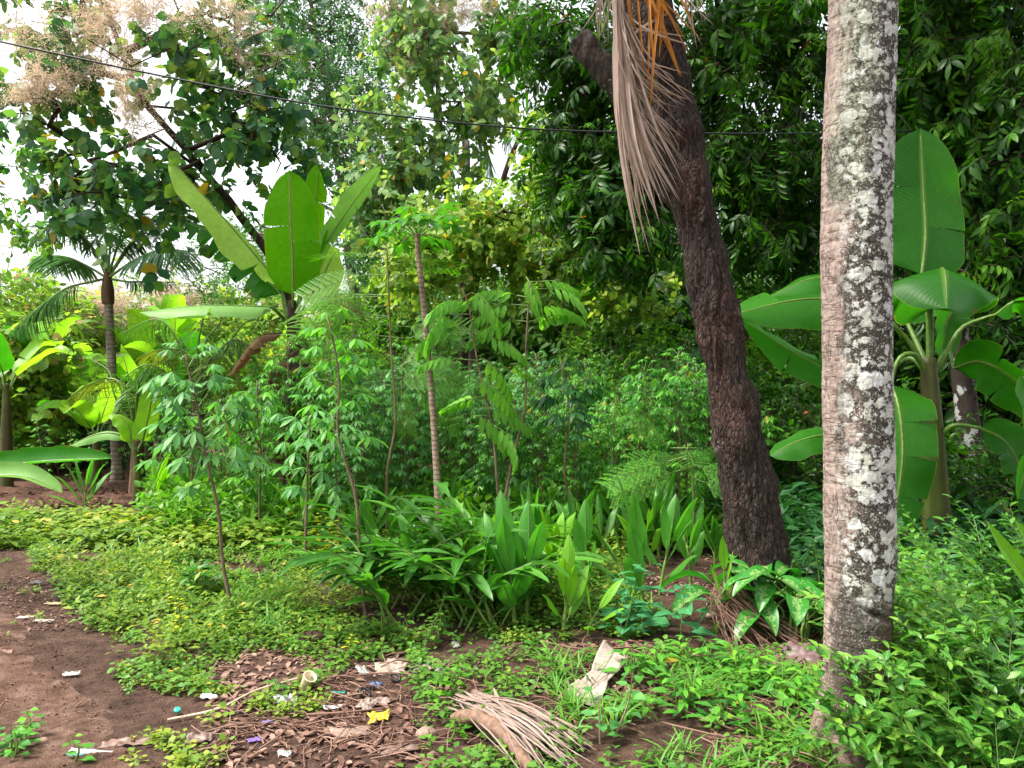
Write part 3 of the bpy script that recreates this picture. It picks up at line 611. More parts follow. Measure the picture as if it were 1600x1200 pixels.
def palm_trunk():
    Y = 3.1; py = [-900, 0, 200, 400, 600, 800, 950, 1050, 1100, 1150, 1195, 1215]; cx = [1372, 1348, 1341, 1337, 1340, 1343, 1344, 1342, 1338, 1333, 1328, 1326]; hw = [48, 50, 51, 52, 51.5, 52, 52, 53, 55, 60, 70, 76]
    z = np.r_[np.arange(-.06, 3.15, .0052), np.arange(3.15, 6.5, .06)]; pz = 600 + (CH - z) / Y * FPX
    x0 = (np.interp(pz, py, cx) - 800) / FPX * Y; r0 = np.interp(pz, py, hw) / FPX * Y
    if True: x0 = np.where(z > 4.9, (1372 - 800) / FPX * Y, x0)
    na = 150; u = np.linspace(0, 1, na + 1); th = (u - .5) * 2 * pi     # u = .5 faces the camera, u grows to the right
    Z, U = np.meshgrid(z, u, indexing='ij'); TH = (U - .5) * 2 * pi
    dx = np.sin(TH); dy = -np.cos(TH)
    q = np.stack([dx.ravel(), dy.ravel(), Z.ravel()], 1)
    sl_ = .012 * np.sin(TH + .8) + .02 * (vnoise(q * A(1.2, 1.2, 4), 8).reshape(Z.shape) - .5)
    ph = (Z + sl_) / .062 + 1.6 * vnoise(np.stack([0 * Z.ravel(), 0 * Z.ravel(), Z.ravel() * 5], 1), 3).reshape(Z.shape)
    fr = ph - np.floor(ph); ring = -np.exp(-((fr - .5) / .05) ** 2) * .0030 * np.clip(3.2 * vnoise(q * A(3.5, 3.5, 9), 2).reshape(Z.shape) - 1.1, 0, 1) + .0013 * np.abs(fr - .5)
    crk = fbm(q * A(11, 11, 22), 21, 4).reshape(Z.shape); crk = -np.clip((crk - .60) / .08, 0, 1) * .004
    lump = (fbm(q * A(2, 2, 5), 5, 4).reshape(Z.shape) - .5) * .012 + (fbm(q * A(9, 9, 60), 15, 3).reshape(Z.shape) - .5) * .005
    foot = np.exp(-np.maximum(Z, 0) / .22); lump = lump + foot * .05 * (fbm(q * A(3.5, 3.5, 2), 25, 3).reshape(Z.shape) - .4)
    gash = -.03 * np.exp(-((TH - .1) / .45) ** 2 - ((Z - (.60 - .06 * (TH - .1))) / .010) ** 2)
    hollow = -.05 * np.exp(-((TH - 1.05) / .28) ** 2) * np.clip((.72 - Z) / .15, 0, 1) * np.clip(Z / .1, 0, 1)
    rr = r0[:, None] + ring + crk + lump + gash + hollow
    V = np.stack([x0[:, None] + rr * dx, Y + rr * dy, Z], -1).reshape(-1, 3)
    n = len(z); i, j = np.meshgrid(np.arange(n - 1), np.arange(na), indexing='ij'); i = i.ravel(); j = j.ravel(); k = na + 1
    f = np.stack([i * k + j, i * k + j + 1, (i + 1) * k + j + 1, (i + 1) * k + j], 1)
    root = thing('palm_tree', (x0[10], Y, 0), 'tall palm with a pale ringed trunk covered in white and grey-green lichen, nearest the viewer', 'palm')
    mb = MB(); mb.add(V, None, f, np.stack([U.ravel(), Z.ravel()], 1)); mb.build('trunk', M['lichen'], root)
    # crown high above the frame
    top = A(x0[-1], Y, 6.45)
    for q in range(9):
        a = q * 2.4; d = A(cos(a), sin(a), 0)
        frond(root, [top, top + d * .7 + A(0, 0, .5), top + d * 1.7 + A(0, 0, .35), top + d * 2.5 + A(0, 0, -.5)], 40, .6, M['frond'], seed=q)
    # small green epiphyte clinging near the top right edge
    ep = MB(); n = 34; c = np.stack([R.uniform(1390, 1406, n), R.uniform(-20, 55, n)], 1)
    T = np.array([P(a, b, 3.06) for a, b in c]); ep.inst(LF_OV, T, frames(A(.5, -.5, -.2) + R.normal(size=(n, 3)) * .6, rdir(n)), R.uniform(.02, .045, n))
    o = ep.build('epiphyte', M['fresh']); tag(o, 'tiny yellow-green epiphyte clinging to the lichened palm trunk near its top edge', 'epiphyte')
palm_trunk()
# ---------------------------------------------------------------- the leaning brown trunk with a sawn limb
def barkdark():
    m, nt, N = newmat('rough_bark'); L = nt.links.new; tc = N('TexCoord')
    mp = N('Mapping'); mp.inputs['Scale'].default_value = (1, 1, .32); mp.inputs['Rotation'].default_value = (0, radians(-12), 0); L(tc.outputs['Object'], mp.inputs[0])
    wob = N('TexNoise', Scale=9.0, Detail=3.0); L(mp.outputs[0], wob.inputs['Vector']); w1 = N('VectorMath', operation='MULTIPLY_ADD'); w1.inputs[1].default_value = (.12, .12, .12); L(wob.outputs['Color'], w1.inputs[0]); L(mp.outputs[0], w1.inputs[2])
    vo = N('TexVoronoi', feature='DISTANCE_TO_EDGE', Scale=44.0, Randomness=1.0); L(w1.outputs[0], vo.inputs['Vector'])
    no = N('TexNoise', Scale=45.0, Detail=8.0, Roughness=.7); L(mp.outputs[0], no.inputs['Vector'])
    big = N('TexNoise', Scale=3.0, Detail=4.0); L(tc.outputs['Object'], big.inputs['Vector'])
    rp = ramp(nt, [(.3, (.018, .011, .009)), (.5, (.048, .029, .022)), (.61, (.11, .072, .058)), (.74, (.25, .18, .155))]); L(no.outputs[0], rp.inputs[0])
    red = N('MapRange'); red.inputs[1].default_value = .5; red.inputs[2].default_value = .62; red.inputs[4].default_value = .28; L(big.outputs[0], red.inputs[0])
    mr = N('Mix', data_type='RGBA'); L(red.outputs[0], mr.inputs[0]); L(rp.outputs[0], mr.inputs[6]); mr.inputs[7].default_value = (.11, .035, .018, 1)
    b2 = N('TexNoise', Scale=5.0, Detail=6.0, Roughness=.7); mp2 = N('Mapping'); mp2.inputs['Location'].default_value = (3, 1, 2); L(tc.outputs['Object'], mp2.inputs[0]); L(mp2.outputs[0], b2.inputs['Vector'])
    gr = N('MapRange'); gr.inputs[1].default_value = .62; gr.inputs[2].default_value = .66; gr.inputs[4].default_value = .75; L(b2.outputs[0], gr.inputs[0])
    mg = N('Mix', data_type='RGBA'); L(gr.outputs[0], mg.inputs[0]); L(mr.outputs[2], mg.inputs[6]); mg.inputs[7].default_value = (.26, .21, .19, 1)
    cr = N('MapRange'); cr.inputs[1].default_value = 0; cr.inputs[2].default_value = .22; cr.inputs[3].default_value = .4; L(vo.outputs['Distance'], cr.inputs[0])
    mv = N('VectorMath', operation='SCALE'); L(mg.outputs[2], mv.inputs[0]); L(cr.outputs[0], mv.inputs['Scale'])
    h = N('Math', operation='MULTIPLY_ADD'); h.inputs[1].default_value = 1.4; L(no.outputs[0], h.inputs[0]); L(cr.outputs[0], h.inputs[2])
    p = N('BsdfPrincipled', Roughness=.85); p.inputs['Specular IOR Level'].default_value = .3; L(mv.outputs[0], p.inputs['Base Color'])
    b = N('Bump', Strength=1.0, Distance=.03); L(h.outputs[0], b.inputs['Height']); L(b.outputs[0], p.inputs['Normal'])
    o = N('OutputMaterial'); L(p.outputs[0], o.inputs[0]); return m
M['rough'] = barkdark()
def rough_tube(mb, pts, rad, sides, amp, seed, ns=200):
    C = spline(pts, ns); rr = np.interp(np.linspace(0, 1, ns), np.linspace(0, 1, len(rad)), rad); k = len(mb.v); mb.tube(C, rr, sides)
    V = mb.v[k]; c = np.vstack([np.repeat(C, sides, 0), C[-1:]]); d = nz(V - c)
    rid = np.abs(fbm(V * A(14, 14, 3.5), seed, 4) - .5) * 2; lum = fbm(V * 2.5, seed + 4, 2) - .5
    mb.v[k] = V + d * ((rid - .25) * amp + lum * amp * 2.2)[:, None]
def leaning():
    Y = 5.0; ctr = [(1190, 985), (1188, 930), (1180, 830), (1160, 700), (1136, 600), (1116, 500), (1100, 400), (1081, 300), (1062, 200), (1036, 100), (1010, 0), (985, -110), (965, -260)]
    hw = [54, 46, 42, 40, 38, 35, 33, 34, 35, 36, 37, 36, 33]
    root = thing('leaning_tree', P(1190, 975, Y), 'thick leaning tree with dark reddish-brown rough bark and a sawn-off limb', 'tree')
    mb = MB(); rough_tube(mb, [P(a, b, Y) for a, b in ctr], [h / FPX * Y for h in hw], 110, .05, 4, 560); mb.build('trunk', M['rough'], root)
    ms = MB(); rough_tube(ms, [P(1085, 360, Y + .02), P(1048, 285, Y), P(1005, 215, Y - .03), P(972, 150, Y - .04), P(940, 105, Y - .05), P(905, 60, Y - .05)], [.05, .10, .10, .082, .078, .07], 40, .03, 9, 160)
    st = ms.build('sawn_limb', barkmat('limb_bark', [(.012, .009, .007), (.035, .026, .02), (.10, .08, .065)], 30, (1, 1, .5), .9, .02), root)
    mo = MB(); n = 150; T = np.array([P(a, b, 4.86) for a, b in zip(R.normal(975, 14, n), R.uniform(120, 215, n))]); mo.inst(LF_S, T, frames(A(0, -.6, -.5) + R.normal(size=(n, 3)) * .6, rdir(n)), R.uniform(.015, .035, n))
    tag(mo.build('moss', M['fresh']), 'green moss and small ferns growing in the fork of the sawn limb', 'moss', kind='stuff')
    # high crown beyond the frame
    top = P(965, -260, Y); att = top + R.normal(size=(60, 3)) * A(1.0, .9, .45) + A(0, 0, .9)
    t, b, d = skel(spline([P(985, -110, Y), top, top + A(-.1, 0, .7)], 6), .12, att, seed=3); b.build('branches', M['bark_dark'], root)
    cm = MB(); scatter(cm, att, d, DARK, 4, 1.0, .2, seed=3); cm.build('crown', [M['dark'], M['twig']], root)
leaning()
def dead_frond():
    root = thing('dead_palm_frond', P(965, 0, 4.72), 'dried palm frond of pale tan and orange leaflets hanging over the leaning trunk', 'palm frond')
    for nm, mat, specs in (('leaflets_pale', M['tan'], 0), ('leaflets_orange', M['orange'], 1)):
        mb = MB(); rg = np.random.default_rng(11 + specs)
        if specs == 0:
            L_ = [((958 + 14 * rg.random(), -40 + 130 * (q / 40)), None) for q in range(40)]
            ends = [(1000, 398), (1008, 392), (1022, 380), (995, 360), (1003, 350), (1030, 348), (1035, 325), (1042, 335), (1025, 330), (1018, 318), (1050, 322), (1062, 300), (1068, 288), (1060, 262), (1066, 320), (1054, 230), (1078, 158), (1070, 160), (1075, 70), (1088, 150), (1035, 200), (1048, 172), (1060, 165), (1012, 330), (998, 300), (1006, 280), (1046, 300), (1030, 270), (1020, 240), (1040, 240), (1015, 395), (1004, 320), (1012, 300), (1058, 310), (1068, 155), (1027, 338), (1038, 310), (1000, 330), (1072, 155), (1045, 20)]
        else:
            ends = [(1008, 130), (1016, 175), (1065, 120), (1058, 100), (1070, 60), (1045, 60), (1012, 145), (1062, 118), (1085, 40), (1030, 90), (1000, 100), (1022, 120), (1095, 60), (1050, 30), (1078, 90)]
            L_ = [((975 + 65 * rg.random(), -60), None) for q in ends]
        for q, e in enumerate(ends):
            s = L_[q][0]; y0 = 4.62 + rg.uniform(-.06, .05); y1 = 4.60 + rg.uniform(-.1, .06); ex, ey = e
            mx = s[0] + (ex - s[0]) * rg.uniform(.25, .5); my = s[1] + (ey - s[1]) * .6
            if specs: mx = s[0] + (ex - s[0]) * .6
            pts = [P(s[0], s[1], y0), P(mx + rg.normal() * 3, my, y1 - .03), P(ex, ey, y1)]
            blade(mb, pts, rg.uniform(.014, .034), (cos(.5 * rg.normal()), .5 * rg.normal(), 0), lambda v: np.minimum(1, (v / .05 + .5)) * np.maximum(1 - v ** 3, 0.02) ** .7, .5 + .3 * rg.random(), 14, 1, .06, 7, seed=q)
        if specs == 0:
            for q in range(46):
                e_ = ends[int(rg.integers(0, 40))]; sx = 958 + 16 * rg.random(); sy = rg.uniform(-40, 120); ex = e_[0] + rg.normal() * 16; ey = sy + (e_[1] - sy) * rg.uniform(.55, 1.02)
                blade(mb, [P(sx, sy, 4.62), P(sx + (ex - sx) * .3 + rg.normal() * 5, sy + (ey - sy) * .5, 4.56 + .05 * rg.normal()), P(sx + (ex - sx) * .8, sy + (ey - sy) * .86, 4.56), P(ex + rg.normal() * 9, ey, 4.55)], rg.uniform(.006, .016), (cos(rg.normal()), sin(rg.normal()), 0), prof_lan, .5, 12, 1, .1, 9, seed=q + 90)
        if specs == 0:                            # wispy strips to the left and right of the stalk
            for q in range(16):
                sx = 935 + 22 * rg.random() if q < 9 else 1075 + 22 * rg.random(); sy = -40; ex = sx + rg.normal() * 14 - (8 if q < 9 else -6); ey = rg.uniform(20, 70) if q < 9 else rg.uniform(20, 85)
                blade(mb, [P(sx, sy, 4.7), P(sx - 4, (sy + ey) / 2, 4.68), P(ex, ey, 4.66)], .012, (1, .4, 0), prof_lan, .5, 8, 1, .03, seed=q)
        o = mb.build(nm.split('_')[0].rstrip('s'), mat, root); o['label'] = 'long pale tan dried leaflets' if specs == 0 else 'orange-brown dried leaflets'
    m = MB(); m.tube([P(940, -150, 4.75), P(955, -60, 4.7), P(963, 0, 4.66), P(970, 90, 4.62), P(985, 200, 4.6), P(1000, 300, 4.59)], [.03, .026, .02, .015, .008, .003], 8); m.build('stalk', M['tan'], root)
dead_frond()
# ---------------------------------------------------------------- overhead wire
mb = MB(); wp = [P(-500, -40, 5.8), P(0, 65, 5.8), P(250, 118, 5.9), P(500, 165, 6.0), P(760, 196, 6.2), P(960, 206, 6.4), P(1290, 208, 6.8), P(1600, 197, 7.2), P(2000, 170, 7.6)]
mb.tube(spline(wp, 120), np.linspace(.0085, .0055, 120), 6)
tag(mb.build('overhead_wire', plain('cable_black', (.012, .014, .016), .5)), 'thin black overhead wire sagging across the treetops behind both trunks', 'wire')
# ---------------------------------------------------------------- trees
up = lambda px, Y, *pts: [GY(px, Y, -.1)] + [P(*p) for p in pts]
# broad-leaved tree on the left with flower clusters
att = cat(blob(330, 110, 9.4, 150, 110, 1.3, 78, .66), blob(150, 60, 9.2, 120, 90, 1.2, 38, .66), blob(190, 265, 9.2, 150, 65, 1.0, 50, .66), blob(60, 150, 9.0, 60, 70, .8, 26, .4), blob(420, 190, 9.6, 70, 90, 1.0, 40, .6),
          blob(105, 320, 9.0, 60, 28, .7, 18), blob(300, -90, 9.6, 330, 70, 1.5, 60), blob(20, 180, 8.8, 25, 15, .3, 6), blob(270, 300, 9.2, 60, 30, .6, 22))
tree('broadleaf_tree', 'large-leaved tree with pinkish flower clusters, its dark limb rising behind the tall banana', 'tree', up(520, 10.6, (478, 560, 10.4), (432, 420, 10.1), (365, 325, 9.8), (290, 235, 9.5), (220, 150, 9.3), (175, 40, 9.2)), .085, att,
     TEAK, [M['teak'], M['twig']], 2, .60, .26, .45, M['bark_dark'], seed=5, r_top=.03,
     extra=panicles([(120, 75, 8.6, 80, 50, 20), (85, 130, 8.5, 45, 30, 12), (200, 150, 8.5, 50, 40, 13), (60, 150, 8.4, 30, 18, 10), (235, 25, 8.5, 60, 30, 20), (330, 20, 8.6, 50, 28, 15), (205, 195, 8.5, 28, 22, 8), (390, 80, 8.8, 30, 35, 9), (170, 50, 8.5, 60, 40, 22), (20, 60, 8.4, 25, 30, 8)]))
# feathery, airy tree behind it
att = cat(blob(490, 60, 16, 90, 90, 1.6, 170, .55), blob(560, 130, 17, 60, 50, 1.5, 50, .5), blob(555, 255, 16, 55, 70, 1.5, 80, .5), blob(585, 360, 16, 60, 50, 1.2, 70, .4), blob(500, 180, 16, 50, 60, 1.4, 60, .5), blob(370, 400, 17, 80, 60, 1.5, 60, .5), blob(470, -90, 16, 120, 60, 1.6, 60))
tree('feathery_tree', 'tall airy tree with fine teal-green foliage against the white sky', 'tree', up(560, 17, (560, 560, 17), (545, 380, 16.6), (520, 200, 16.4), (495, 60, 16.2), (480, -40, 16)), .16, att, FINE, [M['teal'], M['twig']], 5, 1.35, .3, .0, M['bark_grey'], seed=8, step=.5, r_top=.03)
# the two slender broad-leaved trees in the middle
att = cat(blob(690, 130, 13.5, 110, 120, 1.4, 85, .66), blob(640, 60, 13.5, 80, 60, 1.2, 34, .6), blob(640, 260, 13.2, 80, 60, 1.2, 42, .6), blob(610, 330, 13.0, 60, 50, 1, 35, .4), blob(780, 60, 13.6, 50, 60, 1, 30, .5), blob(690, -70, 13.5, 140, 60, 1.3, 40), blob(580, 180, 13.2, 40, 25, .6, 12))
tree('slender_tree', 'slender tree with round grey-green leaves and a straight pale trunk in the middle', 'tree', up(740, 14, (735, 520, 13.9), (715, 400, 13.8), (693, 260, 13.7), (684, 120, 13.6), (690, 0, 13.5)), .10, att, TEAKS, [M['teak_pale'], M['twig']], 4, .68, .22, .4, M['bark_grey'], 'round-leaved trees in the middle', seed=12, r_top=.03,
     extra=panicles([(690, 30, 13, 50, 30, 30), (640, 90, 13, 35, 30, 16), (760, 20, 13, 40, 20, 16), (600, 20, 13, 30, 25, 12)]))
att = cat(blob(820, 350, 12.2, 120, 90, 1.3, 120, .6), blob(740, 330, 12.2, 90, 80, 1.2, 80, .55), blob(900, 400, 12, 90, 70, 1.2, 110, .4), blob(830, 230, 12.4, 70, 60, 1, 30, .6), blob(660, 420, 12.2, 60, 50, 1, 55, .35), blob(960, 440, 11.5, 70, 50, 1, 60, .3))
tree('slender_tree', 'leafy tree with pale yellowish leaves, low, left of the leaning trunk', 'tree', up(728, 13, (725, 540, 12.9), (742, 440, 12.7), (770, 330, 12.5), (800, 240, 12.4), (826, 190, 12.3)), .12, att, TEAKS, [M['teak_lime'], M['twig']], 5, .52, .22, .4, M['bark_dark'], 'round-leaved trees in the middle', seed=14, r_top=.03)
# dark evergreens filling the upper right
att = cat(blob(880, 60, 9.5, 70, 70, 1.0, 70, .4), blob(950, 130, 9.6, 60, 90, .9, 80, .4), blob(950, 290, 9.4, 75, 60, .9, 90, .35), blob(900, 210, 9.4, 50, 40, .7, 40, .35), blob(1180, 80, 9.8, 130, 110, 1.3, 190, .45), blob(1190, 240, 9.6, 110, 80, 1.2, 150, .42), blob(1220, 360, 9.4, 90, 50, 1.0, 80, .35), blob(970, 370, 9.2, 60, 40, .8, 50, .3), blob(1120, -90, 9.5, 260, 90, 1.6, 120), blob(1030, 200, 10.4, 80, 150, .8, 120))
tree('evergreen_tree', 'dark evergreen with hanging glossy leaves behind the leaning trunk', 'tree', up(1318, 10.2, (1310, 500, 10.2), (1290, 330, 10.1), (1240, 180, 10), (1180, 60, 9.9), (1130, -60, 9.8)), .17, att, DARK, [M['dark'], M['twig']], 5, 1.0, .2, .5, M['bark_dark'], 'dark evergreens', seed=21, r_top=.04)
att = cat(blob(1500, 80, 7.8, 120, 100, 1.1, 180, .42), blob(1540, 250, 7.8, 90, 90, 1.0, 140, .4), blob(1440, 200, 8.4, 70, 120, .9, 110, .3), blob(1580, 370, 7.4, 60, 70, .8, 80, .3), blob(1500, 390, 8.6, 90, 50, .8, 80), blob(1500, -90, 7.6, 240, 90, 1.5, 170), blob(1640, 180, 7, 60, 170, 1, 80))
tree('evergreen_tree', 'dark evergreen with a lichen-spotted trunk standing behind the right-hand banana plant', 'tree', up(1520, 7.9, (1516, 700, 7.9), (1500, 560, 7.9), (1490, 400, 7.9), (1500, 200, 7.8), (1500, 0, 7.7), (1500, -120, 7.6)), .125, att, DARK, [M['dark'], M['twig']], 5, 1.0, .2, .5, barkmat('spotted_bark', [(.012, .009, .007), (.03, .02, .016), (.06, .045, .035)], 14, (1, 1, .4), .7, .02, lich=(5, .58, (.36, .36, .35))), 'dark evergreens', seed=25, r_top=.05)
def shoots(root, spots, seed):
    rg = np.random.default_rng(seed); mb = MB()
    for px, py, Y, n in spots:
        c = blob(px, py, Y, 42, 34, .3, n, seed=seed); mb.inst(DARK[0], c, frames(rg.normal(size=(n, 3)) * .6 + A(0, -.3, -.4), A(0, -.2, 1) + rg.normal(size=(n, 3)) * .3), rg.uniform(.6, .95, n))
    mb.build('new_shoots', [M['fresh'], M['twig']], root)
for r_ in [o for o in bpy.data.objects if o.name.startswith('evergreen_tree')]:
    if r_.location.x < 4.5 and 'leaning' in r_['label']: shoots(r_, [(1245, 135, 8.9, 9), (1175, 165, 8.9, 12), (1150, 100, 8.9, 6), (1135, 285, 8.7, 9), (1205, 340, 8.6, 10), (930, 215, 8.8, 9), (905, 300, 8.8, 10), (985, 330, 8.8, 7), (1270, 60, 9, 8)], 3)
    else: shoots(r_, [(1440, 25, 7, 7), (1555, 60, 6.8, 14), (1590, 110, 6.7, 12), (1500, 110, 7, 6), (1470, 180, 7, 7), (1585, 330, 6.6, 10), (1530, 410, 6.8, 8), (1430, 60, 7, 6), (1560, 200, 6.8, 7)], 4)
# bright new shoots among the dark leaves
# background trees that close the view, each with its own trunk
rgb = np.random.default_rng(77)
FARM = {'g': [M['far'], M['twig']], 'd': [M['dark'], M['twig']], 'm': [M['cover_green'], M['twig']]}
lab = ['hazy mid-green tree at the back left, behind the young palm', 'pale yellowish tree in the gap below the white sky', 'pinkish-flowering tree on the skyline left of the tall banana', 'green tree far behind the tall banana plant', 'broad green tree far behind the thin sapling', 'tall mid-green tree far behind the slender trunks', 'green tree far behind the cassava plot', 'dark tree at the back, left of the leaning trunk', 'dark tree at the back between the two big trunks', 'dark tree at the back behind the right-hand banana plant', 'dark tree at the back by the far right edge']
for i, (px, Y, top, rx, ry, n, k) in enumerate([(30, 21, 430, 110, 110, 130, 'g'), (150, 24, 470, 110, 70, 110, 'g'), (290, 25, 465, 110, 70, 110, 'g'), (410, 22, 440, 90, 90, 130, 'g'), (540, 21, 470, 90, 90, 110, 'g'),
                                                (650, 22, 380, 100, 110, 150, 'm'), (790, 20, 440, 110, 90, 150, 'm'), (900, 19, 400, 110, 110, 170, 'm'), (1060, 17, 330, 120, 130, 210, 'd'), (1290, 15, 360, 150, 140, 230, 'd'), (1560, 14, 330, 130, 160, 210, 'd')]):
    cyy = top + ry; att = cat(blob(px, cyy, Y, rx, ry, 2.2, n, .3, seed=i), blob(px, cyy + ry * .9, Y, rx * 1.1, ry * .5, 1.8, n // 3, seed=i + 40))
    tree('background_tree', lab[i], 'tree', up(px, Y, (px + 10, cyy + ry * .5, Y), (px - 8, cyy, Y), (px + 5, top + ry * .3, Y)), .2, att, BUSH if k != 'd' else DARK, FARM[k], 5, 2.4 if k != 'd' else 1.9, .38, .1, M['bark_dark'] if k == 'd' else M['bark_grey'], 'trees closing the view', seed=60 + i, step=1.0, r_tip=.01, extra=(panicles([(px, top + 20, Y - 2, 60, 22, 60)], size=2.4) if i in (1, 2) else None))
# leafy bushes
def bush(name, label, px, Y, h, rx, n, tpls, mat, size=1.0, per=3, group=None, seed=0, droop=.1, catg='bush', spread=.1):
    base = GY(px, Y); c = base + A(0, 0, h * .55); rg = np.random.default_rng(seed)
    v = rg.normal(size=(n * 2, 3)); v = nz(v) * rg.random((n * 2, 1)) ** .4; att = c + v[:n] * A(rx, rx * .8, h * .5); att[:, 2] = np.maximum(att[:, 2], base[2] + .05)
    tree(name, label, catg, [base, base + A(.02, 0, h * .25), base + A(-.02, 0, h * .5)], .03, att, tpls, [mat, M['twig']], per, size, spread, droop, M['twig'], group, seed, r_tip=.003, step=.2)
for i, (px, Y, h, rx, n, tp, mt, sz, lb) in enumerate([
        (1240, 8.6, 1.55, .7, 90, BUSH, M['dark'], .9, 'dark leafy bush between the leaning trunk and the lichened palm'),
        (1230, 10.5, 2.9, .8, 90, BAMB, M['fresh'], 1.3, 'pale slender-leaved bush seen high between the two big trunks'),
        (1560, 7.0, 1.0, .7, 70, BUSH, M['dark'], .9, 'low dark bush beneath the right-hand banana leaves'),
        (985, 10.8, 2.5, 1.0, 150, BUSH, M['fresh'], .7, 'yellow-green fine-leaved bush behind the cassava plot near the leaning trunk'),
        (25, 12.5, 2.6, 1.0, 110, TEAKS, M['far'], .8, 'yellowish large-leaved bush at the far left'),
        (400, 13, 2.3, 1.0, 110, BUSH, M['far'], 1.2, 'olive bush behind the tall banana plant'),
        (90, 13.5, 1.1, 1.0, 80, BUSH, M['dark'], 1.0, 'dark low bush behind the bare dug soil'),
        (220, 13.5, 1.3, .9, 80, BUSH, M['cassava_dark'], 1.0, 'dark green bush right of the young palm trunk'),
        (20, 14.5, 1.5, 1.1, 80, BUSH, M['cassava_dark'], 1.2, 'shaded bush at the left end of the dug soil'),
        (560, 12, 2.6, .9, 100, FINE, M['feather'], 1.5, 'bright feathery bush right of the tall banana'),
        (1420, 8.2, 1.4, .6, 70, BUSH, M['dark'], .9, 'dark bush immediately behind the right-hand banana stem')]):
    bush('bush', lb, px, Y, h, rx, n, tp, mt, sz, 4, 'bushes under the trees', 200 + i)
# ---------------------------------------------------------------- small tree with paired trunk: papaya, saplings
def papaya():
    Y = 7.0; root = thing('papaya_tree', GY(684, Y), 'papaya tree with a thin pale ringed trunk and a tuft of lobed leaves on top', 'tree')
    b = GY(684, Y); pts = [b, P(684, 780, Y), P(677, 650, Y), P(664, 500, Y), P(654, 400, Y), P(652, 365, Y)]
    m = MB(); m.tube(spline(pts, 60), np.linspace(.034, .024, 60), 14); m.build('trunk', barkmat('papaya_bark', [(.12, .075, .05), (.27, .19, .14), (.38, .29, .22)], 25, (1, 1, .6), .6, .008, rings=7), root)
    top = pts[-1]; lob = leaf(1, .34, ((.25, .55), (.5, 1), (.75, .6)), .2, .5, wav=.3); pm = palmate(7, .24, .09, 270, .25, lob)
    rg = np.random.default_rng(4)
    for q in range(16):
        a = q * 2.4; el = rg.uniform(-.2, .9); d = A(cos(a) * cos(el), sin(a) * cos(el), sin(el)); e = top + d * rg.uniform(.25, .42)
        m = MB(); m.inst(pm, e[None], frames((d + A(0, 0, -.35))[None], (A(0, 0, 1) + .4 * d + rg.normal(size=3) * .15)[None]), rg.uniform(.75, 1.05))
        o = m.build('leaf', M['papaya'], root); m = MB(); m.tube([top - A(0, 0, .03), top + d * .15 + A(0, 0, .02), e], [.006, .005, .004], 5); m.build('petiole', M['stem_green'], o)
papaya()
PINN = [pinnate(6, .38, .17, .062, .5, .95, 55, curve=c, taper=.2) for c in (.9, 1.3)]
def compound_tree(label, stems, leaves, mat, tpls, size=1.0, group=None):
    b = stems[0][0]; root = thing('sapling', b, label, 'sapling', group); allp = []
    for s in stems:
        m = MB(); C = spline(s, 30); m.tube(C, np.linspace(.016, .006, 30), 7); m.build('stem', M['stem_brown'], root); allp.append(C)
    allp = np.vstack(allp); rg = np.random.default_rng(9); m = MB()
    for q, (px, py, Y, dx) in enumerate(leaves):
        p = P(px, py, Y); k = allp[np.argmin(np.linalg.norm((allp - p) * A(1, 1, 1.3), axis=1))]; d = nz(p - k); d = A(dx, -.3 * rg.random(), .15)
        m.inst(tpls[q % len(tpls)], k[None] * .25 + p[None] * .75, frames((d + A(0, 0, -.35 * rg.random()) + rg.normal(size=3) * .25)[None], (A(0, -.7, 1) + rg.normal(size=3) * .35)[None]), size * rg.uniform(.85, 1.15)); m.tube([k, k * .25 + p * .75], [.005, .004], 4, 1)
    m.build('foliage', [mat, M['stem_green']], root)
Y = 6.8
compound_tree('forked sapling with drooping bright green compound leaves right of the papaya trunk', [[GY(786, Y), P(776, 740, Y), P(768, 660, Y), P(745, 560, Y), P(735, 490, Y), P(722, 450, Y)], [P(786, 800, Y), P(800, 720, Y), P(820, 640, Y), P(822, 540, Y), P(828, 440, Y)]],
              [(700, 560, Y, -1), (720, 540, Y, -.5), (760, 560, Y - .2, 1), (790, 570, Y - .2, .9), (745, 590, Y - .2, .4), (690, 490, Y, -1), (715, 470, Y, -.6), (740, 455, Y, .6), (790, 475, Y, -1), (800, 460, Y, -.8), (850, 440, Y, 1), (870, 450, Y, .9), (850, 480, Y, .8), (740, 620, Y - .2, -.9), (765, 640, Y - .1, .8), (780, 670, Y - .2, .6), (760, 470, Y + .1, -.5), (820, 430, Y, -.4), (842, 500, Y, .9), (700, 515, Y, -.8), (770, 525, Y, .7), (735, 650, Y - .1, .3), (800, 500, Y, -.7)],
              M['drooping'], PINN, .95)
BIP = pinnate(9, .38, .15, .03, .3, .15, 65, base=pinnate(1, 1, 1, 1) if False else leaf(1, .14, ((.2, .7), (.5, 1), (.8, .7)), .1, .4), curve=.5)
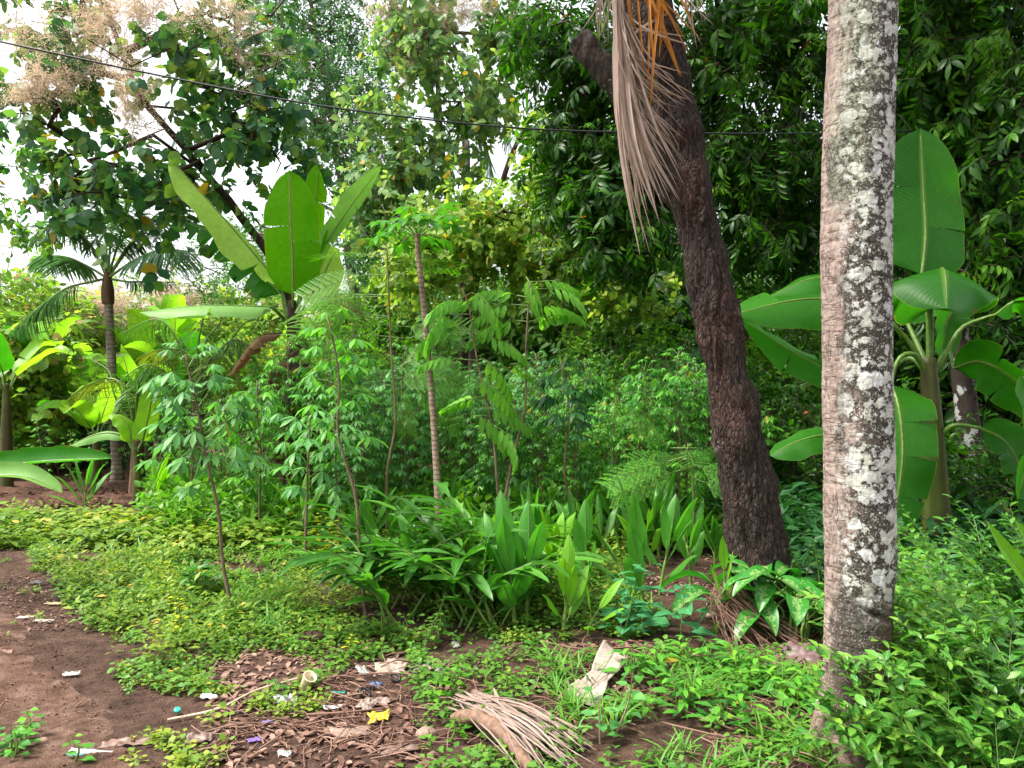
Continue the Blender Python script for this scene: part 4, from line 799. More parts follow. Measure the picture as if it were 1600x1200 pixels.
def bip():                                    # twice-divided leaf: side ribs each lined with tiny leaflets
    mb = MB(); n = 9; t = np.linspace(.15, 1, n); small = leaf1(1, .32, .5, .1, .1)
    c = np.stack([0 * t, .4 * t, -.1 * t ** 2], 1)
    for sg in (-1, 1):
        for q in range(n):
            d = nz(A(sg * .8, .55, -.15 - .1 * q / n)); ln = .16 * (1 - .5 * abs(t[q] - .5)); s = np.linspace(.08, 1, 12)[:, None]; pr = nz(np.cross(d, A(0, 0, 1)))
            for s2 in (-1, 1):
                D = np.tile(d * .5 + s2 * pr, (12, 1)); mb.inst(small, c[q] + d * ln * s, frames(D, np.tile(A(0, 0, 1), (12, 1))), .022)
            e = pr * .001; mb.add([c[q] - e, c[q] + e, c[q] + d * ln], [(0, 1, 2)], mi=1)
    mb.tube([(0, 0, 0), c[4], c[-1]], [.003, .002, .001], 3, 1, False); return mb.tpl()
BIPT = bip(); Y = 7.2
compound_tree('thin dark-stemmed sapling with soft feathery leaves left of the papaya trunk', [[GY(605, Y), P(605, 740, Y), P(618, 660, Y), P(612, 560, Y), P(608, 470, Y), P(604, 380, Y)]],
              [(640, 590, Y, 1), (630, 570, Y - .2, .6), (650, 600, Y - .1, 1), (625, 600, Y, .3), (560, 430, Y, -1), (530, 460, Y - .2, -1), (570, 460, Y, -.8), (540, 490, Y, -1), (640, 510, Y, .9), (645, 530, Y - .1, .9), (575, 500, Y - .1, -.9), (585, 400, Y, -.7), (630, 420, Y, .8), (550, 520, Y, -1), (600, 370, Y, -.2), (510, 470, Y - .1, -1), (620, 590, Y - .1, .8), (645, 580, Y - .15, .7), (565, 480, Y - .1, -1)], M['feather'], [BIPT], 1.3)
Y = 8.0
compound_tree('small feathery sapling beside the leaning trunk in the dark leaves', [[GY(1085, Y - 1.5), P(1083, 760, Y - 1.5), P(1075, 700, Y - 1.6)]], [(1060, 720, 6.4, -1), (1040, 700, 6.4, -1), (1075, 690, 6.4, .3), (1095, 700, 6.4, .9), (1050, 740, 6.3, -1), (1090, 730, 6.3, .8), (1070, 705, 6.3, -.3), (1030, 725, 6.3, -1), (1100, 755, 6.3, .5)], M['cassava'], [BIPT], 1.1)
# ---------------------------------------------------------------- banana plants
def pstem(root, pts, rad, mat, name='stem'):
    m = MB(); C = spline(pts, 40); m.tube(C, np.interp(np.linspace(0, 1, 40), np.linspace(0, 1, len(rad)), rad), 20); return m.build(name, mat, root)
def big_banana():
    Y = 8.5; q = lambda a, b, d=0: P(a, b, Y + d)
    root = thing('banana_plant', GY(462, Y), 'tallest banana plant with upright glowing green leaves, rising at centre left', 'banana plant', 'banana plants')
    pstem(root, [GY(462, Y), q(462, 760), q(458, 640), q(457, 540), q(456, 470)], [.15, .14, .1, .065, .045], barkmat('old_banana_stem', [(.02, .012, .009), (.05, .03, .02), (.10, .07, .05)], 10, (1, 1, .15), .6, .02))
    BM, BP = M['banana_glow'], M['banana_pale']; pet = lambda *p: [q(457, 520), *p]
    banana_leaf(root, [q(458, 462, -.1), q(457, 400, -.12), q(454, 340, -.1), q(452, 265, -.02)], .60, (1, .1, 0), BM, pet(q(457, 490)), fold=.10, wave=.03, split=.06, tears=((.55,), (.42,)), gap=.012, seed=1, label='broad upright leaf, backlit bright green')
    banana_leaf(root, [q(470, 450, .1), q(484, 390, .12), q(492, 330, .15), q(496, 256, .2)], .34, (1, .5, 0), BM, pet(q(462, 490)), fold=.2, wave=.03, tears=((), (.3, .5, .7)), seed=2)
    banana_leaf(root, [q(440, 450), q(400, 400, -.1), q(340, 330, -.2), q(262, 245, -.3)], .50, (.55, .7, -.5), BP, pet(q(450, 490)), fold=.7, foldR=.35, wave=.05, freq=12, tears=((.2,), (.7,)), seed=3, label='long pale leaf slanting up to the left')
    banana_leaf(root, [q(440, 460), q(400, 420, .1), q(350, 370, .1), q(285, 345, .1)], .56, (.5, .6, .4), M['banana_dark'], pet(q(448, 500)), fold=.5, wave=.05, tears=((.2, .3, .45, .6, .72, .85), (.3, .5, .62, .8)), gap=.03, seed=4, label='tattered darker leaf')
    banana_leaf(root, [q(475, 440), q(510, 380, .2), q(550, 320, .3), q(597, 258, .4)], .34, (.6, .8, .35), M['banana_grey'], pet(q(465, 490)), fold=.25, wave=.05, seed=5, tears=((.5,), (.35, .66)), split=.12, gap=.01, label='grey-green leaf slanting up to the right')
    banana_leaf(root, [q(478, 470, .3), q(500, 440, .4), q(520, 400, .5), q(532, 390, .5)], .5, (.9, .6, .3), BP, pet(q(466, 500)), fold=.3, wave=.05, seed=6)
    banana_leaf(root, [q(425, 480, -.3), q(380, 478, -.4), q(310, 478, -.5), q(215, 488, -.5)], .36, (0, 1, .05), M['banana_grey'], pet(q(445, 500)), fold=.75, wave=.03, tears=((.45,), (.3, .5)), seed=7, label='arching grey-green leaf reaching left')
    for s, (a, b, c) in enumerate([((440, 520), (400, 530), (355, 590)), ((445, 560), (425, 590), (415, 650)), ((470, 600), (490, 640), (478, 720)), ((450, 640), (432, 700), (440, 770)), ((468, 640), (480, 720), (474, 780)), ((500, 470), (540, 480), (570, 500))]):
        banana_leaf(root, [q(*a, -.1), q(*b, -.2), q(*c, -.15)], .2, (.4, .9, 0), M['banana_dry'], None, fold=1.0, wave=.12, tears=((.3, .5, .7), (.4, .6)), seed=20 + s, label='withered brown leaf', petmat=M['banana_stem_dry'], pr=.012)
big_banana()
def right_banana():
    Y = 6.0; q = lambda a, b, d=0: P(a, b, Y + d)
    root = thing('banana_plant', GY(1462, Y), 'banana plant with large dark green leaves and yellow-green stalks, right of the lichened palm', 'banana plant', 'banana plants')
    pstem(root, [GY(1465, Y), q(1464, 840), q(1460, 740), q(1455, 640), q(1450, 560)], [.12, .105, .09, .075, .055], M['banana_stem'])
    m = MB(); C = spline([GY(1478, Y - .05), q(1478, 860, -.05), q(1470, 790, -.06)], 12); m.tube(C, np.linspace(.07, .02, 12), 10); m.build('sheath', M['banana_stem_dry'], root)
    D = M['banana_dark']; k = q(1452, 590)
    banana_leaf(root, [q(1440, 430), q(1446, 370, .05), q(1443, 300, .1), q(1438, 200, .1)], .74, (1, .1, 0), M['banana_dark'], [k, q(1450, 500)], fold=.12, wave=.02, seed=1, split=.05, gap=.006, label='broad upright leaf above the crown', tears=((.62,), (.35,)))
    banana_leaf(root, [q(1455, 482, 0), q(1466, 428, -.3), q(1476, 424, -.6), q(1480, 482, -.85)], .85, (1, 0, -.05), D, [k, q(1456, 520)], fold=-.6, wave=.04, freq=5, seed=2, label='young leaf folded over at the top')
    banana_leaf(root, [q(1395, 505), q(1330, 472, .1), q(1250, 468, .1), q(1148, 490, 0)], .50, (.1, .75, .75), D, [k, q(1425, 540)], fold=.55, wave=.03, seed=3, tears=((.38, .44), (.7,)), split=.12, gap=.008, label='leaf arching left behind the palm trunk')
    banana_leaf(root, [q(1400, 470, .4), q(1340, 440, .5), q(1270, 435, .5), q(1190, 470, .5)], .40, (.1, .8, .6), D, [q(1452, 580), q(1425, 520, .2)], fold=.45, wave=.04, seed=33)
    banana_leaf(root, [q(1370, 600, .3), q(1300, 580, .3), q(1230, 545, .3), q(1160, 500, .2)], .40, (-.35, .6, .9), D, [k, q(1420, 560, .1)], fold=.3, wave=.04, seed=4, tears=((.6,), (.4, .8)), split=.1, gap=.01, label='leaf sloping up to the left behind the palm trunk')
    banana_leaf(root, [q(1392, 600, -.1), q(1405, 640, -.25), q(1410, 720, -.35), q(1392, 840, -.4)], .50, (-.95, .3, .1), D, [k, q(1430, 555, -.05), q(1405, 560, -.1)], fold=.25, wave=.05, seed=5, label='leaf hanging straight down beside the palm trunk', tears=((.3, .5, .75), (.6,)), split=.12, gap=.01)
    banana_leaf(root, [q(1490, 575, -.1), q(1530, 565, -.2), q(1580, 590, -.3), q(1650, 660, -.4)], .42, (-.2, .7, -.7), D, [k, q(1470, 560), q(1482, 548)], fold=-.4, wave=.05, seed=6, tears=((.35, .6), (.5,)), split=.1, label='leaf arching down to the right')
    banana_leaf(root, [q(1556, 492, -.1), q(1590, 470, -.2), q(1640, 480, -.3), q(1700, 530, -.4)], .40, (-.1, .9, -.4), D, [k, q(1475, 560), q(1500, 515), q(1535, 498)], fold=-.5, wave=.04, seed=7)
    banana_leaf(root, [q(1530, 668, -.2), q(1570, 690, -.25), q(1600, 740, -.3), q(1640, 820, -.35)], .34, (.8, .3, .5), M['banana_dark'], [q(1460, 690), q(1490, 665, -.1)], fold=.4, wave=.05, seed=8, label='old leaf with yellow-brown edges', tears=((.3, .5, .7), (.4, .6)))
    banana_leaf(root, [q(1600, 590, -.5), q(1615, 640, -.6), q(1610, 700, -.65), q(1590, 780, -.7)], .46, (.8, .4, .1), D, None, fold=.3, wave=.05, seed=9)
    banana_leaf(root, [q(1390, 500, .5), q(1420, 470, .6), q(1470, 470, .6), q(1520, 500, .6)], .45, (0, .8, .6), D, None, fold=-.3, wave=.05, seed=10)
    banana_leaf(root, [q(1330, 690, .5), q(1290, 680, .5), (q(1245, 690, .5)), q(1203, 712, .5)], .34, (0, .8, .6), D, [q(1460, 730, .1), q(1400, 690, .3)], fold=.35, wave=.05, seed=15, label='low leaf reaching left toward the leaning trunk')
    banana_leaf(root, [q(1500, 470, .3), q(1480, 500, .3), q(1475, 530, .3), q(1470, 560, .3)], .30, (1, .3, 0), D, None, fold=.3, wave=.05, seed=14)
    banana_leaf(root, [q(1460, 850, -.1), q(1470, 880, -.15), q(1485, 930, -.2)], .22, (.7, .5, .2), M['banana_dry'], None, fold=1.0, wave=.1, seed=30, petmat=M['banana_stem_dry'], label='withered brown leaf at the foot')
right_banana()
def small_banana(label, px, Y, H, mats, seed, n=7, W=.35, L=1.0, lean=0, tilt=(.25, 1.0), az=None):
    rg = np.random.default_rng(seed); b = GY(px, Y); root = thing('banana_plant', b, label, 'banana plant', 'banana plants')
    top = b + A(lean * H, 0, H); pstem(root, [b, b + A(lean * H * .3, 0, H * .5), top], [.09, .07, .04], M['banana_stem'])
    for q in range(n):
        a = (q * 2.4 + seed) if az is None else az[q % len(az)]; th = rg.uniform(*tilt); d = A(cos(a) * sin(th), sin(a) * sin(th), cos(th)); h = A(cos(a), sin(a), 0); l = L * rg.uniform(.75, 1.1)
        s = top + d * .18; p = [s, s + d * l * .4, s + d * l * .75 - A(0, 0, th * .08 * l), s + d * l * .95 + h * l * .12 - A(0, 0, th * .28 * l)]
        banana_leaf(root, p, W * rg.uniform(.8, 1.1), (-sin(a), cos(a), .1 * rg.normal()), mats[q % len(mats)], [top - A(0, 0, .15)], fold=rg.uniform(.15, .6), nl=14, na=3, wave=.05, seed=seed * 9 + q, pr=.014, tears=(tuple(sorted(rg.uniform(.2, .9, rg.integers(0, 4)))), tuple(sorted(rg.uniform(.2, .9, rg.integers(0, 4))))), split=.15, gap=.012)
F = [M['banana_far'], M['banana_far'], M['banana_grey'], M['banana_dark']]
for a in [('small bright banana plant left of the young palm trunk', 75, 12.5, 1.7, 3, 7, .34, 1.0), ('lime banana plant with backlit leaves at the far left edge', 10, 10.5, 1.5, 4, 6, .3, .9), ('banana plant with yellow-green leaves touching the young palm trunk', 205, 13.0, 1.4, 5, 7, .36, 1.0),
          ('banana plant half hidden behind the big banana leaf on the left', 270, 14, 2.0, 6, 7, .36, 1.1), ('banana plant among the palm fronds left of the tall banana', 310, 12.5, 1.3, 8, 6, .34, 1.0), ('dark-stemmed banana plant beyond the dug soil', 130, 14.5, 1.2, 9, 7, .36, 1.0),
          ('banana plant between the lime one and the young palm, leaves slanting up', 45, 14, 1.4, 13, 8, .36, 1.1), ('banana plant just right of the young palm trunk, bright leaves', 232, 12, 1.6, 14, 8, .38, 1.1), ('low broad banana plant under the olive frond', 150, 11.2, .8, 15, 7, .36, .95), ('banana plant showing yellow-green leaves behind the lone bent cassava', 285, 11.3, 1.3, 17, 7, .36, 1.0)]:
    small_banana(a[0], a[1], a[2], a[3], F, a[4], a[5], a[6], a[7])
def edge_banana():
    Y = 5.6; q = lambda a, b, d=0: P(a, b, Y + d); root = thing('banana_plant', GY(-120, Y), 'banana plant at the left edge, its narrow wavy leaf reaching over the dug soil', 'banana plant', 'banana plants')
    pstem(root, [GY(-120, Y), q(-118, 800), q(-115, 720)], [.1, .08, .05], M['banana_stem'])
    banana_leaf(root, [q(-60, 735), q(0, 728), q(80, 720), q(175, 716)], .22, (0, .8, .6), M['banana_dark'], [q(-115, 760)], fold=.7, wave=.04, freq=26, seed=1, label='narrow wavy-edged leaf')
    banana_leaf(root, [q(-80, 760, -.3), q(-20, 745, -.3), q(40, 745, -.3), q(98, 770, -.3)], .2, (0, .8, .5), M['banana_grey'], [q(-115, 780)], fold=.7, wave=.05, seed=2)
    banana_leaf(root, [q(-90, 720), q(-110, 660), q(-180, 600)], .3, (0, 1, .2), M['banana_dark'], [q(-115, 760)], fold=.4, seed=3)
    r2 = thing('banana_plant', GY(215, 9.5), 'young banana plant with one pale arching leaf beside the dug soil', 'banana plant', 'banana plants'); q = lambda a, b, d=0: P(a, b, 9.5 + d)
    pstem(r2, [GY(215, 9.5), q(214, 740), q(212, 700)], [.06, .05, .03], M['banana_stem'])
    banana_leaf(r2, [q(196, 682), q(170, 676), q(140, 682), q(106, 698)], .2, (0, .8, .6), M['banana_grey'], [q(212, 710)], fold=.5, seed=4)
    banana_leaf(r2, [q(206, 690), q(200, 665), q(185, 650), q(170, 648)], .26, (.3, .8, .3), M['banana_far'], [q(212, 710)], fold=.4, seed=5)
    banana_leaf(r2, [q(222, 690), q(232, 650), q(240, 610), q(252, 590)], .28, (.8, .5, 0), M['banana_far'], [q(212, 710)], fold=.3, seed=6)
edge_banana()
# ---------------------------------------------------------------- palms
def young_palm():
    Y = 11.6; q = lambda a, b, d=0: P(a, b, Y + d); root = thing('palm_tree', GY(182, Y), 'young palm with a slim grey ringed trunk and blue-green fronds on the left', 'palm')
    m = MB(); C = spline([GY(184, Y), q(181, 700), q(176, 600), q(172, 520), q(169, 455)], 60); m.tube(C, np.interp(np.linspace(0, 1, 60), [0, .12, 1], [.12, .072, .06]), 16)
    m.build('trunk', barkmat('young_palm_bark', [(.10, .075, .055), (.2, .16, .125), (.32, .27, .22)], 16, (1, 1, 1), .7, .015, rings=4.5), root)
    m = MB(); m.tube(spline([q(169, 475), q(168, 450), q(168, 425)], 8), [.085, .09, .09, .09, .08, .07, .06, .04], 12); m.build('crownshaft', M['banana_stem_dry'], root)
    t = (168, 435)
    for i, (p, mat, L) in enumerate([([(140, 380), (95, 345), (50, 370)], 'frond_blue', .55), ([(150, 370), (125, 320), (90, 300)], 'frond_blue', .6), ([(165, 370), (160, 320), (150, 280)], 'frond', .6), ([(185, 380), (200, 330), (215, 300)], 'frond', .6),
                                      ([(200, 385), (240, 345), (290, 330)], 'frond_blue', .6), ([(205, 410), (250, 390), (300, 392)], 'frond_blue', .55), ([(200, 440), (230, 440), (272, 441)], 'frond_blue', .3), ([(145, 440), (95, 455), (22, 512)], 'frond_blue', .45), ([(135, 415), (100, 400), (60, 400)], 'frond_blue', .5), ([(175, 360), (185, 310), (180, 270)], 'frond', .55), ([(215, 370), (255, 330), (310, 345)], 'frond_blue', .5)]):
        d = (-1) ** i * .35 * (i % 3); pts = [q(*t)] + [q(a, b, d * (k + 1) / 3) for k, (a, b) in enumerate(p)]
        frond(root, pts, 60, L * 1.2, M[mat], droop=.5, seed=i, r=.022, t0=.28)
young_palm()
def ground_palm(label, px, Y, top, fr, mats, L=.5, n=40):
    q = lambda a, b, d=0: P(a, b, Y + d); root = thing('palm_tree', GY(px, Y), label, 'palm'); m = MB(); C = spline([GY(px, Y), q(px, top + 60), q(px, top)], 10); m.tube(C, np.linspace(.12, .07, 10), 12); m.build('trunk', M['banana_stem_dry'], root)
    for i, (p, mt) in enumerate(fr):
        pts = [q(px, top)] + [q(a, b, ((-1) ** i) * .3 * (k + 1) / 3) for k, (a, b) in enumerate(p)]; frond(root, pts, n, L, M[mt], droop=.55, seed=i + 50, r=.02, t0=.12)
ground_palm('low palm with arching fronds left of the tall banana', 310, 9.8, 640, [([(300, 560), (260, 545), (222, 555)], 'frond_yellow'), ([(330, 560), (360, 570), (392, 640)], 'frond_yellow'), ([(320, 540), (345, 500), (330, 450)], 'frond'), ([(335, 560), (370, 530), (400, 560)], 'frond'), ([(290, 560), (250, 500), (190, 520)], 'frond'), ([(310, 540), (320, 470), (290, 430)], 'frond'), ([(345, 560), (390, 500), (440, 520)], 'frond'), ([(280, 600), (230, 570), (180, 600)], 'frond')], None, .45)
ground_palm('low palm with a drooping olive frond by the young palm trunk', 215, 10.4, 690, [([(190, 600), (140, 600), (82, 645)], 'frond_yellow'), ([(215, 610), (235, 570), (280, 560)], 'frond'), ([(180, 620), (170, 580), (140, 560)], 'frond'), ([(240, 630), (270, 600), (300, 620)], 'frond')], None, .42)
def far_palm():
    Y = 24; q = lambda a, b: P(a, b, Y); root = thing('palm_tree', GY(726, Y), 'distant palm whose fronds show above the wire between the slender trees', 'palm'); m = MB(); C = spline([GY(730, Y), q(732, 500), q(728, 220)], 20); m.tube(C, np.linspace(.16, .12, 20), 8); m.build('trunk', M['bark_grey'], root)
    for i, p in enumerate([[(735, 170), (750, 140), (790, 130)], [(722, 170), (715, 140), (690, 130)], [(745, 190), (780, 190), (800, 230)], [(715, 200), (690, 200), (660, 230)], [(728, 160), (732, 120), (742, 90)], [(740, 210), (760, 230), (770, 270)], [(718, 210), (700, 240), (690, 270)]]): frond(root, [q(727, 222)] + [q(*a) for a in p], 30, 1.1, M['frond_blue'], droop=.5, seed=i, r=.03)
far_palm()
# ---------------------------------------------------------------- cassava
PAL = [palmate(7, .145, .04, 240, d, rows=((.3, .6), (.65, 1))) for d in (.3, .6)]; PALS = [palmate(7, .125, .04, 240, d, base=leaf1(1, .30, .6, .2, .5)) for d in (.35, .7)]
def cassava_mesh(H, seed, pal, n=34, top=.7, br=0, rad=.26, lean=0.0, size=1.0):
    rg = np.random.default_rng(seed); st, fo = MB(), MB(); zig = rg.normal(size=(6, 3)) * .02; zig[0] = 0; t = np.linspace(0, 1, 6)[:, None]
    main = np.hstack([t * lean * H, 0 * t, t * H]) + zig * A(1, 1, 0); st.tube(spline(main, 18), np.linspace(.014, .006, 18), 6); ax = [spline(main, 40)]
    for k in range(br):
        a = k * 2.2 + seed; s = ax[0][22]; e = s + A(cos(a) * .35, sin(a) * .35, H * .35); c = spline([s, (s + e) / 2 + A(cos(a), sin(a), 0) * .08, e], 20); st.tube(c, np.linspace(.008, .004, 20), 5); ax.append(c)
    for c in ax:
        k = n if c is ax[0] else n // 2; lo = (1 - top) if c is ax[0] else .3
        for q in range(k):
            u = lo + (1 - lo) * (q / k) ** .8; p = c[min(len(c) - 1, int(u * (len(c) - 1)))]; a = q * 2.4 + rg.normal() * .3; el = rg.uniform(-.05, .7) + (.5 if q > k * .85 else 0); ln = rad * rg.uniform(.6, 1.15) * (1 - .45 * (q / k) ** 3)
            d = A(cos(a) * cos(el), sin(a) * cos(el), sin(el)); e = p + d * ln; st.tube([p, (p + e) / 2 + A(0, 0, .01), e], [.0028, .0022, .0018], 3, 1, False)
            fo.inst(pal[q % len(pal)], e[None], frames((d * A(1, 1, .2))[None], (A(0, 0, 1) + rg.normal(size=3) * .18)[None]), size * rg.uniform(.65, 1.15) * (1 - .35 * (q > k * .85)))
    return st, fo
def cassava(label, H, seed, mat, pal=PALS, group=None, **k):
    root = thing('cassava_plant', (0, 0, 0), label, 'cassava', group); st, fo = cassava_mesh(H, seed, pal, **k); st.build('stem', [M['stem_brown'], M['stem_green']], root); fo.build('foliage', mat, root); return root
FL = 'tall thin cassava plant in the dense plot behind the ginger leaves'
protos = [cassava(FL, h, s, M[m], group='cassava plants in the dense plot', n=n, br=b, top=tp) for h, s, m, n, b, tp in [(1.75, 1, 'cassava', 90, 0, .85), (1.9, 2, 'cassava', 74, 2, .8), (1.55, 3, 'cassava_blue', 80, 0, .9), (1.7, 4, 'cassava', 70, 2, .9), (1.4, 5, 'cassava', 80, 1, .9), (2.0, 6, 'cassava_blue', 84, 1, .8)]]
spots = []; rg = np.random.default_rng(42)
for row, Y in enumerate(np.arange(7.9, 17.5, .62)):
    x0, x1 = (440 - 800) / FPX * Y, (1150 - 800) / FPX * Y
    for x in np.arange(x0, x1, .58):
        xx, yy = x + rg.normal() * .13, Y + rg.normal() * .13; px = 800 + xx / yy * FPX
        if yy < 9.0 and (abs(px - 680) < 34 or px < 520): continue
        if len(spots) < 6 or rg.random() < (.92 if yy < 12 else .8): spots.append((xx, yy))
for a, b in [(560, 7.4), (630, 7.7), (760, 7.8), (900, 7.4), (960, 7.3), (1010, 7.6), (1060, 7.2), (850, 7.6)]: spots.append(((a - 800) / FPX * b, b))
used = set()
LM_ = [(560, 'tall banana and thin feathery sapling'), (684, 'feathery sapling and papaya trunk'), (800, 'papaya trunk and drooping sapling'), (900, 'drooping sapling and dark-leaved cassava'), (1010, 'dark-leaved cassava and yellowish bush'), (9999, 'yellowish bush and leaning trunk')]
KIND_ = ['straight cassava', 'three-forked cassava', 'bluish straight cassava', 'short forked cassava', 'low bushy cassava', 'tallest bluish cassava']
def clabel(k, x, y):
    px = 800 + x / y * FPX; row = ['foremost', 'second', 'third', 'fourth', 'fifth', 'sixth', 'seventh', 'eighth'][min(7, int((y - 7) / 1.3))]
    return f"{KIND_[k]} in the plot's {row} row, between {[t for lim, t in LM_ if px < lim][0]}"
for i, (x, y) in enumerate(spots):
    k = int(rg.integers(0, 6)); z = float(gh(x, y)[0]); rz = rg.uniform(0, 6.28); s = rg.uniform(.82, 1.08) * (1.08 if y > 10 and x > 0 else .98 if y > 9 else .92)
    if k not in used: used.add(k); o = protos[k]; o.location = (x, y, z); o.rotation_euler = (0, 0, rz); o.scale = (s, s, s)
    else: o = copy_thing(protos[k], (x, y, z), rz, s)
    o['label'] = clabel(k, x, y)
def apart(group):
    by = {}
    for o in bpy.data.objects:
        if o.get('group') == group: by.setdefault(o['label'], []).append(o)
    for l, os_ in by.items():
        if len(os_) > 1:
            os_.sort(key=lambda o: o.location.x / o.location.y); n = len(os_); w_ = ['leftmost', 'rightmost'] if n == 2 else ['leftmost', 'middle', 'rightmost'] if n == 3 else ['leftmost', 'left-middle', 'right-middle', 'rightmost']
            for i, o in enumerate(os_[:len(w_)]): o['label'] = l + ', ' + w_[i]
apart('cassava plants in the dense plot')
FL2 = 'slim cassava plant in the far row on the left, beyond the dug soil'
pr = cassava(FL2, 1.5, 11, M['cassava'], group='cassava plants in the left rows', n=34, top=.8); first = True
for i, (px, Y) in enumerate([(250, 9.6), (300, 9.3), (345, 9.6), (390, 9.3), (425, 9.0), (270, 10.8), (330, 10.8), (380, 10.6), (430, 10.4), (60, 11.4), (110, 11.6), (150, 11.9), (20, 11.8), (90, 12.6), (220, 11.4), (180, 12.8), (355, 8.7), (410, 8.3)]):
    x = (px - 800) / FPX * Y; s = rg.uniform(.72, 1.0) * (.72 if px < 200 else 1); loc = (x, Y, float(gh(x, Y)[0])); rz = rg.uniform(0, 6)
    if first: pr.location = loc; pr.rotation_euler = (0, 0, rz); pr.scale = (s, s, s); first = False; o = pr
    else: o = copy_thing(pr, loc, rz, s)
    o['label'] = ('small cassava ' if px < 200 else 'slim cassava ') + ('behind the dug soil, ' if Y > 11 else 'left of the tall banana, ') + ('beside the lime banana plant' if px < 70 else 'left of the young palm' if px < 170 else 'right of the young palm' if px < 260 else 'behind the lone bent cassava' if px < 335 else 'under the low arching palm' if px < 385 else 'beside the tall banana stem') + (', farther back' if Y > 10.2 and px > 200 else '')
apart('cassava plants in the left rows')
def near_cassava(label, base, H, lean, seed, mat, n, top, rad, size=1.0, pal=PAL, rz=0, br=0):
    o = cassava(label, H, seed, mat, pal, None, n=n, top=top, rad=rad, lean=lean, size=size, br=br); o.location = tuple(base); o.rotation_euler = (0, 0, rz); return o
near_cassava('lone cassava plant with a long thin bent stem leaning left out of the ground cover', G(365, 955), 1.72, -.17, 31, M['cassava_blue'], 60, .5, .30, 1.05)
near_cassava('cassava plant with a very thin stem rising left of the ginger clump', G(572, 965), 1.95, -.13, 32, M['cassava'], 24, .4, .22, 1.1)
near_cassava('cassava plant with flat blue-green leaves in front of the tall banana stem', GY(478, 6.6), 1.35, .02, 33, M['cassava_blue'], 24, .6, .3, 1.3)
near_cassava('blue-green cassava plant right of the tall banana stem', GY(530, 6.9), 1.25, -.03, 34, M['cassava_blue'], 24, .6, .28, 1.25)
near_cassava('tall leafy cassava immediately in front of the tall banana stem', GY(448, 8.0), 1.95, .02, 38, M['cassava'], 80, .8, .26, .9, br=2)
near_cassava('low leafy cassava at the foot of the tall banana stem', GY(480, 8.05), 1.5, .02, 39, M['cassava'], 60, .9, .24, .9, br=1)
near_cassava('dark-leaved cassava plant right of the drooping sapling', GY(893, 7.0), 1.72, -.05, 35, M['cassava_dark'], 34, .42, .26, 1.25)
near_cassava('bushy cassava plant left of the tall banana stem', GY(405, 7.6), 1.55, 0, 36, M['cassava'], 46, .75, .27, 1.1, br=1)
near_cassava('cassava plant with pale new leaves at the top, right of the tall banana', GY(520, 7.7), 1.95, -.02, 37, M['cassava'], 44, .7, .25, 1.1, br=1)
# ---------------------------------------------------------------- hut far behind the plot
h0 = GY(600, 15.5); hut = thing('hut', h0, 'small grey-roofed hut glimpsed through the cassava stems', 'hut')
mb = MB(); 
def box(mb, c, s, mi=0):
    c = A(*c); s = A(*s) / 2; V = [c + s * A(*k) for k in [(-1, -1, -1), (1, -1, -1), (1, 1, -1), (-1, 1, -1), (-1, -1, 1), (1, -1, 1), (1, 1, 1), (-1, 1, 1)]]
    mb.add(V, None, [(0, 3, 2, 1), (4, 5, 6, 7), (0, 1, 5, 4), (1, 2, 6, 5), (2, 3, 7, 6), (3, 0, 4, 7)], mi=mi)
box(mb, h0 + A(0, 0, .55), (1.5, 1.2, 1.1)); mb.build('wall', plain('hut_wall', (.12, .09, .07), .8), hut, False)
mb = MB(); mb.add([h0 + A(*v) for v in [(-.95, -.8, 1.05), (.95, -.8, 1.05), (.95, .8, 1.05), (-.95, .8, 1.05), (-.95, 0, 1.5), (.95, 0, 1.5), (-.95, -.8, 1.1), (.95, -.8, 1.1), (.95, .8, 1.1), (-.95, .8, 1.1)]], [(6, 4, 9), (7, 8, 5)], [(0, 3, 2, 1), (6, 7, 5, 4), (8, 9, 4, 5), (0, 1, 7, 6), (1, 2, 8, 7), (2, 3, 9, 8), (3, 0, 6, 9)]); mb.build('roof', plain('hut_roof', (.38, .36, .36), .6), hut, False)
M['straw'] = leafmat('straw', [(.08, .04, .03), (.15, .085, .062), (.26, .17, .13)], .0, (1, 1, 1), .75, .25)
# ---------------------------------------------------------------- ginger-like plants in front
def ginger(label, base, n, L, W, mat, seed, H=.35, spread=.45, lean=(0, 0), group='broad-leaved ginger plants', name='ginger_plant'):
    rg = np.random.default_rng(seed); root = thing(name, base, label, 'ginger plant', group); base = A(*base)
    top = base + A(lean[0] * H, lean[1] * H, H); m = MB(); m.tube(spline([base - A(0, 0, .03), (base + top) / 2 + A(*lean, 0) * -.02, top], 12), np.linspace(.016, .008, 12), 8); m.build('stem', M['stem_green'], root)
    for q in range(n):
        a = q * pi + rg.normal() * .6 + seed; u = .25 + .75 * q / max(n - 1, 1); s = base + (top - base) * u; th = spread * rg.uniform(.5, 1.5) * (1.5 - u); d = A(cos(a) * sin(th) + lean[0], sin(a) * sin(th) * .8 + lean[1], cos(th)); d = nz(d); h = nz(A(cos(a), sin(a), 0)); l = L * rg.uniform(.75, 1.1) * (.7 + .4 * u)
        s2 = s + d * .07; p = [s2, s2 + d * l * .4, s2 + d * l * .75 + h * .03 * l, s2 + d * l * .93 + h * l * .2 * (th + .2)]
        banana_leaf(root, p, W * rg.uniform(.85, 1.15), (-sin(a) * .8 + .6 * rg.normal(), cos(a), 0), mat, [s], prof=prof_lan, fold=rg.uniform(-.5, -.1), nl=12, na=3, wave=.03, freq=6, seed=seed * 7 + q, pr=.006, petmat=M['stem_green'])
T, TL = M['turmeric'], M['turmeric_lime']
